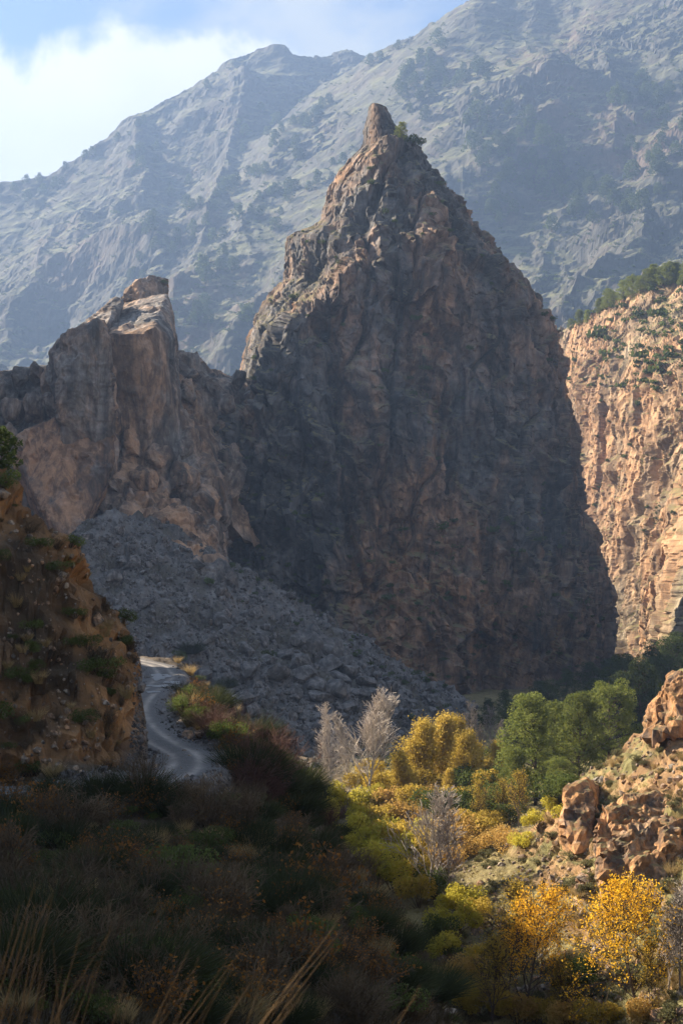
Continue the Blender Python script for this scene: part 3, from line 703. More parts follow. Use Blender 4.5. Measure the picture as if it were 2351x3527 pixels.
for (u, v, y, a, b) in [(402, 835, 384, 2.2, 2.6), (446, 868, 386, 2.4, 2.4), (486, 890, 388, 2.2, 2.2), (548, 872, 396, 3.0, 3.6), (430, 900, 380, 3.2, 4.2), (520, 930, 384, 3.4, 3.4)]:
    jut(u, v, y, a, b, 'jagged dark block on the ridge joining crag and peak')
GR2 = 'ochre outcrops on the sunlit slope'
def outcrop(label, pts, **k):
    u0 = sum(p[0] for p in pts[:7]) / 7; vb = max(p[1] for p in pts[:7])
    hb = see(u0, vb + 10, [ground]); y0 = hb[0].y if hb else pts[4][2]
    ref = min(p[2] for p in pts)
    o = hull_rock('rock_outcrop', PX(*[(u, v, y0 - 0.6 + (y - ref)) for (u, v, y) in pts]), M_OUTCROP, **k); tag(o, label, 'rock', GR2)
outcrop('tall orange rock pillar with flat faces on the sunlit slope',
        [(1300, 1815, 129), (1345, 1788, 130), (1368, 1840, 128), (1362, 1958, 125), (1325, 1968, 124), (1302, 1960, 125), (1288, 1880, 127), (1310, 1800, 138), (1380, 1800, 138), (1380, 1980, 136), (1300, 1980, 136)],
        sub=5, disp=(0.35, 0.25, 0.12), scale=(2.2, 1.1, 0.5), seed=2000)
outcrop('overhanging orange boulder embedded below the grassy brow',
        [(1405, 1900, 113), (1440, 1840, 114), (1500, 1822, 115), (1535, 1850, 114), (1520, 1905, 112), (1450, 1935, 111), (1410, 1925, 111), (1420, 1850, 122), (1540, 1830, 122), (1530, 1940, 120)],
        sub=5, disp=(0.4, 0.3, 0.12), scale=(2.2, 1.1, 0.5), seed=2100)
outcrop('jagged dark rock on the crest of the sunlit slope',
        [(1480, 1690, 134), (1500, 1600, 134), (1540, 1560, 134), (1600, 1540, 134), (1620, 1660, 130), (1540, 1690, 129), (1490, 1700, 130), (1500, 1620, 142), (1620, 1560, 142), (1620, 1700, 140)],
        sub=5, disp=(0.9, 0.5, 0.2), scale=(2.6, 1.2, 0.5), seed=2200)
outcrop('broad orange rock wall with broken face low on the sunlit slope',
        [(1378, 1965, 108), (1425, 1915, 110), (1500, 1890, 111), (1590, 1900, 112), (1600, 2060, 106), (1480, 2110, 104), (1400, 2085, 104), (1430, 1930, 122), (1600, 1910, 122), (1600, 2110, 118), (1390, 2000, 118)],
        sub=6, disp=(0.9, 0.55, 0.2), scale=(2.6, 1.2, 0.5), seed=2400)
outcrop('long orange bluff linking the pillar to the upper slope',
        [(1362, 1880, 112), (1420, 1858, 113), (1500, 1842, 114), (1600, 1830, 115), (1600, 1950, 110), (1480, 1965, 109), (1372, 1975, 109), (1420, 1860, 124), (1600, 1840, 124), (1600, 1990, 120), (1380, 1960, 120)],
        sub=6, disp=(0.7, 0.45, 0.18), scale=(2.4, 1.1, 0.5), seed=2500)
outcrop('low broken rock ledge under the grassy brow',
        [(1375, 1975, 108), (1420, 1950, 108), (1480, 1960, 107), (1490, 2020, 105), (1430, 2060, 104), (1380, 2050, 105), (1400, 1960, 116), (1500, 1980, 116), (1480, 2070, 112)],
        sub=5, disp=(0.6, 0.4, 0.15), scale=(1.8, 0.9, 0.4), seed=2300)

# ------------------------------------------------------------------ plants: skeletons, leaves
def rot_about(v, ax, a): return Matrix.Rotation(a, 3, ax) @ v
def perp(v):
    a = v.cross(Vector((0, 0, 1)))
    if a.length < 1e-3: a = v.cross(Vector((1, 0, 0)))
    return a.normalized()
def tubes(segs, sides=5):
    """segs: (p0, p1, r0, r1) -> one mesh of tapered tubes"""
    p0 = np.array([s[0] for s in segs], f32); p1 = np.array([s[1] for s in segs], f32)
    r0 = np.array([s[2] for s in segs], f32)[:, None]; r1 = np.array([s[3] for s in segs], f32)[:, None]
    d = p1 - p0; d /= np.linalg.norm(d, axis=1, keepdims=True) + 1e-9
    ref = np.where(np.abs(d[:, 2:3]) < 0.9, np.array([[0, 0, 1]], f32), np.array([[1, 0, 0]], f32))
    a = np.cross(d, ref); a /= np.linalg.norm(a, axis=1, keepdims=True) + 1e-9; b = np.cross(d, a)
    V = []
    for end, r in ((p0, r0), (p1, r1)):
        for k in range(sides):
            t = 2 * math.pi * k / sides; V.append(end + (a * math.cos(t) + b * math.sin(t)) * r)
    V = np.stack(V, 1).reshape(-1, 3)
    base = np.arange(len(segs))[:, None] * (2 * sides); k = np.arange(sides)[None]
    Fq = np.stack([base + k, base + (k + 1) % sides, base + sides + (k + 1) % sides, base + sides + k], -1).reshape(-1, 4)
    return V, Fq
def leaves(cen, size, rng, flat=0.0, aspect=0.6, droop=None):
    """one small four-cornered leaf at each centre, random facing"""
    n = len(cen); cen = np.asarray(cen, f32)
    a = rng.normal(size=(n, 3)); a /= np.linalg.norm(a, axis=1, keepdims=True)
    if droop is not None: a = a * (1 - abs(droop)) + np.array([0, 0, droop]); a /= np.linalg.norm(a, axis=1, keepdims=True)
    t = rng.normal(size=(n, 3)); b = np.cross(a, t); b /= np.linalg.norm(b, axis=1, keepdims=True) + 1e-9
    s = (size * (0.6 + 0.8 * rng.random(n)))[:, None]
    V = np.stack([cen - a * s * 0.5, cen + b * s * aspect * 0.5, cen + a * s * 0.5, cen - b * s * aspect * 0.5], 1).reshape(-1, 3)
    return V, np.arange(4 * n).reshape(n, 4)
def grow(rg, H, r, trunk_frac=0.25, n1=14, ang=(0.5, 0.9), up=0.35, len1=0.45, n2=6, n3=3, crook=0.12, top=1.0, lean=0.04, minr=0.012, len_taper=0.7):
    """trunk with limbs, branches and twigs; returns segments and twig points"""
    segs, pts = [], []
    def limb(p, d, L, r0, r1, k, up, crook=crook):
        out = [(p.copy(), d.copy())]; q = p.copy()
        for i in range(k):
            d = (d + Vector((rg.gauss(0, crook), rg.gauss(0, crook), rg.gauss(0, crook) + up / k))).normalized()
            n = q + d * (L / k); a = r0 + (r1 - r0) * i / k; b = r0 + (r1 - r0) * (i + 1) / k
            segs.append((tuple(q), tuple(n), max(a, minr), max(b, minr))); q = n; out.append((q.copy(), d.copy()))
        return out
    tr = limb(Vector((0, 0, -0.25)), Vector((rg.gauss(0, lean), rg.gauss(0, lean), 1)).normalized(), H * top, r, r * 0.12, 9, 0.2, crook * 0.4)
    for i in range(n1):
        f = trunk_frac + (1 - trunk_frac) * ((i + rg.random()) / n1) ** 0.9
        k = min(int(f * 9), 8); t = f * 9 - k
        p = tr[k][0].lerp(tr[k + 1][0], t); d0 = tr[k][1]
        az = i * 2.4 + rg.uniform(-0.5, 0.5); a = rg.uniform(*ang)
        d = rot_about(rot_about(d0, perp(d0), a), d0, az)
        L = H * len1 * (1 - len_taper * f ** 1.3) * rg.uniform(0.75, 1.15)
        rr = r * (1 - 0.85 * f) * 0.5
        br = limb(p, d, L, rr, rr * 0.25, 4, up)
        for j in range(n2):
            g = 0.25 + 0.75 * (j + rg.random()) / n2; kk = min(int(g * 4), 3)
            p2 = br[kk][0].lerp(br[kk + 1][0], g * 4 - kk)
            d2 = rot_about(rot_about(br[kk][1], perp(br[kk][1]), rg.uniform(0.4, 0.85)), br[kk][1], rg.uniform(0, 6.28))
            L2 = L * rg.uniform(0.25, 0.45)
            b2 = limb(p2, d2, L2, rr * 0.35, minr, 2, up * 0.6)
            pts.append((b2[-1][0], 1)); pts.append((b2[1][0], 1))
            for m in range(n3):
                g3 = rg.random(); p3 = b2[0][0].lerp(b2[-1][0], 0.3 + 0.7 * g3)
                d3 = rot_about(rot_about(b2[1][1], perp(b2[1][1]), rg.uniform(0.3, 0.7)), b2[1][1], rg.uniform(0, 6.28))
                b3 = limb(p3, d3, L2 * rg.uniform(0.4, 0.8), minr, minr * 0.6, 1, 0)
                pts.append((b3[-1][0], 2))
        pts.append((br[-1][0], 0))
    return segs, pts

M_BARKP = mat_plain('pale_bark', (0.40, 0.35, 0.30), (0.58, 0.51, 0.44), 4)
M_BARKD = mat_plain('dark_bark', (0.06, 0.045, 0.035), (0.12, 0.09, 0.07), 4)
M_BARKG = mat_plain('grey_bark', (0.14, 0.12, 0.105), (0.24, 0.21, 0.185), 4)
M_PINE = mat_leaf('pine_needles', (0.12, 0.155, 0.04), (0.23, 0.25, 0.065), 0.48, 0.8)
M_PINED = mat_leaf('far_pine_needles', (0.06, 0.085, 0.028), (0.11, 0.14, 0.045), 0.3, 0.05)
M_YEL = mat_leaf('yellow_leaves', (0.66, 0.37, 0.03), (0.82, 0.52, 0.05), 0.62, 1.2)
M_GOLD = mat_leaf('orange_leaves', (0.64, 0.34, 0.03), (0.82, 0.49, 0.05), 0.62, 1.2)
M_DULL = mat_leaf('dull_gold_leaves', (0.36, 0.26, 0.05), (0.54, 0.40, 0.08), 0.55, 0.8)
M_YGREEN = mat_leaf('yellow_green_leaves', (0.38, 0.34, 0.05), (0.58, 0.50, 0.08), 0.55, 0.8)
M_TAMA = mat_leaf('tawny_leaves', (0.46, 0.28, 0.08), (0.58, 0.40, 0.13), 0.5, 0.8)
M_GREEN = mat_leaf('green_leaves', (0.075, 0.10, 0.03), (0.125, 0.155, 0.045), 0.4, 1.0)
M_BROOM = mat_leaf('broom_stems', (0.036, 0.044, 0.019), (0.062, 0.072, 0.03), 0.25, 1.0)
M_TWIG = mat_plain('brown_twigs', (0.07, 0.05, 0.03), (0.14, 0.10, 0.055), 2)
M_TWIGR = mat_plain('purple_twigs', (0.08, 0.042, 0.032), (0.13, 0.07, 0.05), 2)
M_RUST = mat_leaf('rusty_leaves', (0.22, 0.10, 0.025), (0.33, 0.16, 0.04), 0.4, 1.0)
M_DRY = mat_leaf('dry_grass', (0.30, 0.22, 0.10), (0.44, 0.33, 0.16), 0.35, 2.0)
M_SAGE = mat_leaf('grey_green_leaves', (0.11, 0.11, 0.055), (0.18, 0.17, 0.08), 0.3, 1.5)

def instance(root_parts, name, loc, rz, sc, label, cat, group, tilt=0.0):
    """root_parts: list of (part name, mesh). One part alone becomes a single-mesh thing."""
    if len(root_parts) == 1:
        r = bpy.data.objects.new(name, root_parts[0][1]); COL.objects.link(r)
    else:
        r = bpy.data.objects.new(name, None); r.empty_display_size = 0.3; COL.objects.link(r)
        for pn, me in root_parts:
            c = bpy.data.objects.new(pn, me); COL.objects.link(c); c.parent = r
    r.location = loc; r.rotation_euler = (tilt, 0, rz)
    r.scale = sc if isinstance(sc, tuple) else (sc, sc, sc)
    return tag(r, label, cat, group)
def mk(name, VF, mat):
    me = mesh_np(name, VF[0], VF[1]); me.materials.append(mat); return me

def proto_pine(seed, H=13.0, wide=0.30, nclump=95, per=150, needle=0.34, mat=None, low=0.10, cr=0.075):
    """clumps of needles over an uneven ovoid crown, a limb to each"""
    rg = random.Random(seed); rng = np.random.default_rng(seed); segs = []; C = []
    bx, by = rg.gauss(0, 0.03), rg.gauss(0, 0.03)
    def ax(t): return Vector((bx * H * t + 0.02 * H * math.sin(3 * t + seed), by * H * t, H * t))
    for i in range(9): segs.append((tuple(ax(i / 9) if i else Vector((0, 0, -0.4))), tuple(ax((i + 1) / 9.2)), 0.24 * H / 13 * (1 - i / 10), 0.24 * H / 13 * (1 - (i + 1) / 10)))
    lobes = [(rg.uniform(0, 6.28), rg.uniform(0.2, 0.8), rg.uniform(0.7, 1.25)) for _ in range(7)]
    for i in range(nclump):
        t = low + (0.96 - low) * ((i + 0.5) / nclump) ** 0.9; a = i * 2.4 + rg.uniform(-0.4, 0.4)
        prof = math.sin(math.pi * min(1, (t - low) / (1.06 - low) * 0.72 + 0.28)) ** 0.8
        k = 1.0
        for (la, lt, lr) in lobes:
            w = math.exp(-((math.cos(a - la) - 1) ** 2) * 3 - ((t - lt) / 0.15) ** 2); k += (lr - 1) * w * 1.4
        r = H * wide * prof * k * rg.uniform(0.35, 1.12)
        c = ax(t) + Vector((r * math.cos(a), r * math.sin(a), rg.gauss(0, 0.02) * H))
        st = ax(max(0.04, t - 0.10 - 0.1 * r / H)); md = st.lerp(c, 0.55) + Vector((0, 0, -0.02 * H))
        segs += [(tuple(st), tuple(md), 0.07 * H / 13, 0.05 * H / 13), (tuple(md), tuple(c), 0.05 * H / 13, 0.02 * H / 13)]
        R = H * cr * rg.uniform(0.75, 1.3)
        v = rng.normal(size=(per, 3)); v /= np.linalg.norm(v, axis=1, keepdims=True)
        v = v * (R * (0.6 + 0.45 * rng.random(per)))[:, None] * np.array([1.1, 1.1, 0.8])
        C.append(np.array(c) + v)
    C = np.vstack(C)
    return [('trunk', mk('trunk', tubes(segs, 5), M_BARKD)), ('crown', mk('crown', leaves(C, needle, rng, aspect=0.42, droop=0.25), mat or M_PINE))]
def proto_leafy(seed, H, mat, bark, r=0.10, per=9, size=0.2, spread=0.28, **k):
    rg = random.Random(seed); rng = np.random.default_rng(seed)
    segs, pts = grow(rg, H, r, **k)
    P = np.array([p[:] for p, _ in pts]); P = P[P[:, 2] > H * 0.06]
    C = np.repeat(P, per, 0) + rng.normal(size=(len(P) * per, 3)) * spread
    return [('trunk', mk('trunk', tubes(segs, 4), bark)), ('crown', mk('crown', leaves(C, size, rng), mat))]
def proto_bare(seed, H, bark, r=0.11, **k):
    rg = random.Random(seed)
    segs, pts = grow(rg, H, r, **k)
    big = [s for s in segs if s[2] > 0.035]; small = [s for s in segs if s[2] <= 0.035]
    return [('trunk', mk('trunk', tubes(big, 5), bark)), ('crown', mk('crown', tubes(small, 3), bark))]
def proto_bush(seed, R, H, mat, n=1500, size=0.16, lump=0.3, stems=True, twig=None):
    """rounded leafy bush: leaves through a lumpy dome on a fan of stems"""
    rng = np.random.default_rng(seed); rg = random.Random(seed)
    k = rng.integers(5, 9); cs = np.stack([rng.normal(size=k) * R * 0.45, rng.normal(size=k) * R * 0.45, H * (0.35 + 0.35 * rng.random(k))], 1)
    rs = (0.35 + 0.3 * rng.random(k))
    w = rng.integers(0, k, n); v = rng.normal(size=(n, 3)); v /= np.linalg.norm(v, axis=1, keepdims=True)
    C = cs[w] + v * np.array([R, R, H * 0.6]) * (rs[w] * (0.55 + 0.5 * rng.random(n)))[:, None]
    C = C[C[:, 2] > 0.02]
    parts = [('foliage', mk('foliage', leaves(C, size, rng, droop=0.15), mat))]
    segs = []
    for c in cs:
        for q in range(4):
            e = c + rng.normal(size=3) * np.array([R, R, H]) * 0.22; m = e * 0.5 + rng.normal(size=3) * 0.06 * R
            segs += [((0.1 * e[0], 0.1 * e[1], -0.15), tuple(m), 0.03, 0.022), (tuple(m), tuple(e), 0.022, 0.01)]
    parts.append(('stems', mk('stems', tubes(segs, 3), twig or M_BARKG)))
    return parts
def blades(n, R, H, rng, width, spread=0.55, curve=0.25, base=0.25):
    """upright thin blades (broom stems, grass) as two-segment strips"""
    a = rng.random(n) * 6.283; rr = np.sqrt(rng.random(n)) * R * base
    p0 = np.stack([rr * np.cos(a), rr * np.sin(a), np.full(n, -0.08)], 1)
    a2 = a + rng.normal(size=n) * 0.6; ln = H * (0.55 + 0.5 * rng.random(n)); tl = spread * np.sqrt(rng.random(n))
    d = np.stack([np.sin(tl) * np.cos(a2), np.sin(tl) * np.sin(a2), np.cos(tl)], 1)
    p1 = p0 + d * (ln * 0.55)[:, None]
    d2 = d + np.stack([np.cos(a2) * curve, np.sin(a2) * curve, -curve * 0.5 * np.ones(n)], 1) * rng.random(n)[:, None] + rng.normal(size=(n, 3)) * 0.08
    d2 /= np.linalg.norm(d2, axis=1, keepdims=True); p2 = p1 + d2 * (ln * 0.5)[:, None]
    s = np.cross(d, rng.normal(size=(n, 3))); s /= np.linalg.norm(s, axis=1, keepdims=True); s *= width
    V = np.stack([p0 - s, p0 + s, p1 - s * 0.8, p1 + s * 0.8, p2 - s * 0.2, p2 + s * 0.2], 1).reshape(-1, 3)
    b = np.arange(n)[:, None] * 6
    Fq = np.concatenate([b + np.array([[0, 1, 3, 2]]), b + np.array([[2, 3, 5, 4]])], 1).reshape(-1, 4)
    return V, Fq
def proto_blades(seed, R, H, mat, n=900, width=0.012, part='stems', **k):
    rng = np.random.default_rng(seed)
    return [(part, mk(part, blades(n, R, H, rng, width, **k), mat))]
def proto_twiggy(seed, R, H, mat, leafmat=None, n1=26, nleaf=0, minr=0.008):
    rg = random.Random(seed); rng = np.random.default_rng(seed); segs = []; tips = []
    for i in range(n1):
        d = Vector((rg.gauss(0, 0.55 * R / H), rg.gauss(0, 0.55 * R / H), 1)).normalized(); p = Vector((rg.gauss(0, 0.12), rg.gauss(0, 0.12), -0.1))
        L = H * rg.uniform(0.7, 1.05)
        for k in range(3):
            d = (d + Vector((rg.gauss(0, 0.18), rg.gauss(0, 0.18), rg.gauss(0, 0.1)))).normalized(); q = p + d * L / 3
            segs.append((tuple(p), tuple(q), 0.02 - 0.005 * k, 0.016 - 0.004 * k))
            for t in range(5):
                d2 = (d + Vector((rg.gauss(0, 0.6), rg.gauss(0, 0.6), rg.gauss(0, 0.4)))).normalized(); b = p.lerp(q, rg.random()); e = b + d2 * H * rg.uniform(0.12, 0.32)
                segs.append((tuple(b), tuple(e), minr, minr * 0.5)); tips.append(e)
                for s in range(2):
                    d3 = (d2 + Vector((rg.gauss(0, 0.6), rg.gauss(0, 0.6), rg.gauss(0, 0.5)))).normalized(); b3 = b.lerp(e, rg.uniform(0.3, 1)); e3 = b3 + d3 * H * rg.uniform(0.06, 0.16)
                    segs.append((tuple(b3), tuple(e3), minr * 0.8, minr * 0.4)); tips.append(e3)
            p = q
    parts = [('twigs', mk('twigs', tubes(segs, 3), mat))]
    if nleaf:
        T = np.array([t[:] for t in tips]); C = T[rng.integers(0, len(T), nleaf)] + rng.normal(size=(nleaf, 3)) * 0.07
        parts.append(('foliage', mk('foliage', leaves(C, 0.10, rng), leafmat)))
    return parts

# ------------------------------------------------------------------ scree: boulders and stones
def proto_boulder(seed, sub=3):
    rng = np.random.default_rng(seed); d, fc = ico_n(sub)
    n = rng.normal(size=(13, 3)); n /= np.linalg.norm(n, axis=1, keepdims=True)
    h = 0.62 + 0.38 * rng.random(13); dots = d @ n.T
    r = np.where(dots > 0.05, h / np.maximum(dots, 0.05), 1.5).min(1); r = np.minimum(r, 1.35)
    V = d * r[:, None] * np.array([1.0, 0.8 + 0.3 * rng.random(), 0.6 + 0.25 * rng.random()])
    V += d * (0.05 * fbm(V.astype(f32) * 3 + seed, 3, seed))[:, None]
    return V, fc
def boulder_meshes(mat, n, seed, sub=3):
    out = []
    for i in range(n):
        V, fc = proto_boulder(seed + i, sub); me = mesh_np('boulder', V, fc); me.materials.append(mat); out.append(me)
    return out
BOULD = boulder_meshes(M_BOULDER, 9, 3000)
rg = random.Random(77)
def put_boulder(me, hit, s, label, group, sink=0.25, cat='boulder', sq=1.0):
    o = bpy.data.objects.new('boulder', me); COL.objects.link(o)
    o.location = hit + Vector((0, 0, s * (0.55 - sink) * 0.5)); o.rotation_euler = (rg.uniform(-0.5, 0.5), rg.uniform(-0.5, 0.5), rg.uniform(0, 6.28))
    o.scale = (s * rg.uniform(0.85, 1.2), s * rg.uniform(0.8, 1.1), s * rg.uniform(0.65, 1.0) * sq)
    return tag(o, label, cat, group)
big_spots = [(505, 1428, 2.6), (712, 1490, 3.0), (745, 1540, 3.6), (690, 1520, 2.4), (800, 1555, 3.0), (770, 1590, 2.6), (640, 1560, 2.8), (825, 1600, 2.2), (260, 1330, 1.9), (600, 1470, 2.0), (560, 1490, 2.2),
             (720, 1580, 2.6), (860, 1600, 2.0), (680, 1590, 2.4), (905, 1640, 1.8), (450, 1300, 2.2), (355, 1330, 1.5), (300, 1300, 1.6), (330, 1390, 1.5), (480, 1470, 1.7), (760, 1500, 3.2), (785, 1530, 2.6), (700, 1555, 3.0), (655, 1510, 2.2), (840, 1570, 2.6), (735, 1610, 2.6), (800, 1630, 2.2), (615, 1520, 2.0), (575, 1540, 2.0), (890, 1610, 2.4), (680, 1480, 2.4), (720, 1450, 1.8), (540, 1430, 1.6), (420, 1400, 1.4), (770, 1560, 3.0)]
for (u, v, s) in big_spots:
    h = see(u, v, [ground])
    if h: put_boulder(rg.choice(BOULD), h[0], s, ('huge' if s >= 2.6 else 'large') + ' grey boulder ' + ('low on the shaded scree above the bare trees' if v > 1480 else 'high on the shaded scree below the crag'), 'large boulders on the scree')
cnt = 0; tries = 0
while cnt < 175 and tries < 4000:
    tries += 1
    u = rg.uniform(170, 1050); v = rg.uniform(1220, 1760)
    h = see(u, v, [ground, peak])
    if not h or h[2] is not ground or h[0].y < 225 or h[0].y > 345: continue
    s = 0.45 * math.exp(rg.gauss(0, 0.45)) * (0.8 + 0.9 * smooth(np.array([v]), 1250, 1600)[0])
    put_boulder(rg.choice(BOULD), h[0], s, 'small grey boulder among the shaded scree rubble', 'small boulders on the scree'); cnt += 1
# uncountable rubble of the scree
def road_dist(x, y): return float(np.min(np.hypot(ROADC[:, 0] - x, ROADC[:, 1] - y)))
def rubble(name, label, n, region, size, mat, objs, ok, seed, cat='rubble'):
    rng = np.random.default_rng(seed); rr = random.Random(seed); protos = [proto_boulder(4000 + seed + i, 1) for i in range(6)]; VV, FF = [], []; b = 0; k = 0; t = 0
    while k < n and t < n * 6:
        t += 1
        h = see(rr.uniform(region[0], region[2]), rr.uniform(region[1], region[3]), objs)
        if not h or not ok(h): continue
        V, fc = protos[rr.randrange(6)]; s = size * math.exp(rr.gauss(0, 0.65))
        M = np.array(Matrix.Rotation(rr.uniform(0, 6.28), 3, Vector((rr.gauss(0, 1), rr.gauss(0, 1), rr.gauss(0, 1) + .01)).normalized()))
        VV.append((V * s) @ M.T + np.array(h[0]) + np.array([0, 0, 0.1 * s])); FF.append(fc + b); b += len(V); k += 1
    me = mesh_np(name, np.vstack(VV), np.vstack(FF)); o = link(name, me, mat); o['kind'] = 'stuff'; tag(o, label, cat); return o
rubble('scree_rubble', 'loose grey rubble covering the shaded scree slope', 6500, (165, 1190, 1100, 1780), 0.24, M_BOULDER, [ground, peak], lambda h: h[2] is ground and 225 < h[0].y < 350, 1)
rubble('slope_stones', 'loose ochre stones scattered over the sunlit slope', 1800, (1000, 1560, 1568, 2352), 0.13, M_SLOPEROCK, [ground], lambda h: 60 < h[0].y < 165 and h[0].x > 3, 2)
rubble('bank_stones', 'small stones fallen at the foot of the orange bank', 500, (0, 1090, 520, 1830), 0.10, M_SLOPEROCK, [ground], lambda h: 60 < h[0].y < 130, 3)
rubble('road_pebbles', 'loose grey gravel along the edges of the track', 2600, (0, 1490, 530, 1830), 0.055, M_BOULDER, [ground, road], lambda h: 70 < h[0].y < 200 and 1.55 < road_dist(h[0].x, h[0].y) < 3.3, 4)
SB = boulder_meshes(M_SLOPEROCK, 6, 3300)
k = 0
while k < 40:
    h = see(rg.uniform(1020, 1568), rg.uniform(1580, 2352), [ground])
    if h and 70 < h[0].y < 165 and h[0].x > 6:
        put_boulder(rg.choice(SB), h[0], 0.24 * math.exp(rg.gauss(0, 0.5)), 'ochre boulder on the sunlit slope above the yellow trees', 'boulders on the sunlit slope', 0.35); k += 1

# ------------------------------------------------------------------ trees
def zg(x, y):
    h = drop(x, y); return h[0].z if h else -30.0
def plant(parts, name, u, y, sc, label, cat, group=None, rz=None, dz=0.0):
    x = (u - CU) * y / F
    return instance(parts, name, (x, y, zg(x, y) - 0.1 + dz), rg.uniform(0, 6.28) if rz is None else rz, sc, label, cat, group)
pines = [proto_pine(500 + i, 13, 0.27 + 0.03 * (i % 3), 70, 230, 0.28, None, 0.10, 0.074) for i in range(3)]
M_PINE_SHADE = mat_leaf('painted_shade_needles', (0.045, 0.062, 0.022), (0.08, 0.10, 0.035), 0.3, 0.8)  # same pines as the sunlit clump; shade is painted into darker needles
pines_shade = [proto_pine(520 + i, 13, 0.28 + 0.03 * i, 60, 200, 0.30, M_PINE_SHADE, 0.10, 0.074) for i in range(2)]
GP = 'green pines by the valley stream'
plant(pines[0], 'pine_tree', 1228, 180, 1.10, 'tall sunlit green pine nearest the bare valley trees', 'pine tree', GP)
plant(pines[1], 'pine_tree', 1330, 184, 1.02, 'broad sunlit green pine in the middle of the clump', 'pine tree', GP)
plant(pines[2], 'pine_tree', 1398, 192, 1.04, 'sunlit green pine beside the sunlit rocky slope', 'pine tree', GP)
plant(pines[1], 'pine_tree', 1188, 176, 0.62, 'small sunlit pine leaning out at the edge of the clump', 'pine tree', GP)
plant(pines[2], 'pine_tree', 1285, 170, 0.50, 'low young pine in front of the broad pine', 'pine tree', GP)
plant(pines[0], 'pine_tree', 1275, 196, 0.95, 'pine half hidden between the tall and the broad pine', 'pine tree', GP)
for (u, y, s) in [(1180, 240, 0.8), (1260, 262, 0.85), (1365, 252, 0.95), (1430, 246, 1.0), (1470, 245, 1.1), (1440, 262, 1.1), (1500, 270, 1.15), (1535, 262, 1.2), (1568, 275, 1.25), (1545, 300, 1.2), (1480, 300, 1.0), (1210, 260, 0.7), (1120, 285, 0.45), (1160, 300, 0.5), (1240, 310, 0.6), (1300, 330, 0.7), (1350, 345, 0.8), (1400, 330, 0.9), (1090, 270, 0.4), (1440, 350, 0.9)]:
    plant(rg.choice(pines_shade), 'pine_tree', u, y, s, 'pine with painted-in shade on its needles toward the mouth of the gorge', 'pine tree', 'pines with painted-in shade at the mouth of the gorge')

bareA = proto_bare(600, 10, M_BARKP, 0.13, trunk_frac=0.12, n1=30, ang=(0.35, 0.7), up=0.5, len1=0.5, n2=10, n3=4, minr=0.021)
bareB = proto_bare(601, 9, M_BARKP, 0.10, trunk_frac=0.10, n1=26, ang=(0.2, 0.4), up=0.4, len1=0.38, n2=9, n3=4, minr=0.020)
bareC = proto_bare(602, 8, M_BARKG, 0.09, trunk_frac=0.2, n1=22, ang=(0.4, 0.8), up=0.4, len1=0.42, n2=8, n3=4, minr=0.018)
GB = 'leafless trees on the valley floor'
plant(bareA, 'bare_tree', 845, 188, 1.36, 'wide pale leafless tree with a round twiggy crown', 'tree', GB)
plant(bareB, 'bare_tree', 760, 190, 1.32, 'narrow pale leafless poplar beside the wide bare tree', 'tree', GB)
plant(bareB, 'bare_tree', 802, 198, 1.15, 'slim pale leafless poplar behind the wide bare tree', 'tree', GB)
plant(bareA, 'bare_tree', 985, 128, 0.95, 'pale leafless tree standing among the tawny bushes', 'tree', GB)
plant(bareC, 'bare_tree', 1032, 124, 1.0, 'slender grey leafless tree beside the pale bare tree', 'tree', GB)
plant(bareC, 'bare_tree', 1080, 235, 1.15, 'grey leafless tree in the shade below the peak', 'tree', 'shaded bare trees below the peak')
plant(bareC, 'bare_tree', 1010, 250, 1.0, 'grey leafless tree in the shade below the peak', 'tree', 'shaded bare trees below the peak')
plant(bareC, 'bare_tree', 1125, 240, 1.0, 'grey leafless tree in the shade below the peak', 'tree', 'shaded bare trees below the peak')
plant(bareB, 'bare_tree', 1535, 86, 0.72, 'thin leafless sapling on the sunlit slope beside the yellow tree', 'tree', GB)
plant(bareC, 'bare_tree', 1560, 84, 0.70, 'thin leafless sapling at the foot of the sunlit slope', 'tree', GB)

GY = 'trees in autumn leaf on the valley floor'
lk = dict(trunk_frac=0.12, n1=20, ang=(0.4, 0.75), up=0.5, len1=0.42, n2=6, n3=3, minr=0.014)
yelA = proto_leafy(610, 8.4, M_GOLD, M_BARKD, 0.11, 8, 0.14, 0.20, **{**lk, 'len1': 0.60, 'n1': 26, 'up': 0.35, 'ang': (0.5, 0.95)})
yelB = proto_leafy(611, 8.4, M_YEL, M_BARKD, 0.11, 8, 0.14, 0.20, **{**lk, 'ang': (0.55, 1.0), 'len1': 0.60, 'n1': 26, 'up': 0.35})
yelC = proto_leafy(612, 9.0, M_DULL, M_BARKG, 0.11, 20, 0.24, 0.55, **lk)
M_SOFTY = mat_leaf('soft_yellow_leaves', (0.48, 0.35, 0.07), (0.66, 0.49, 0.12), 0.55, 0.8)
yelD = proto_leafy(613, 7.5, M_SOFTY, M_BARKG, 0.09, 18, 0.24, 0.42, **{**lk, 'ang': (0.25, 0.5), 'len1': 0.34})
brn = proto_leafy(614, 7.0, M_DULL, M_BARKD, 0.08, 2, 0.15, 0.2, **{**lk, 'n2': 8, 'n3': 5})
plant(yelA, 'autumn_tree', 1205, 94, 0.95, 'bright orange-yellow tree on the sunlit valley floor', 'tree', GY, 0.0)
plant(yelB, 'autumn_tree', 1465, 86, 0.95, 'bright yellow tree with open crown below the sunlit slope', 'tree', GY, 0.0)
plant(brn, 'autumn_tree', 1165, 98, 1.12, 'brown thinly leaved tree beside the orange-yellow tree', 'tree', GY)
plant(brn, 'autumn_tree', 1130, 92, 0.85, 'low brown thinly leaved tree at the shadow edge', 'tree', GY)
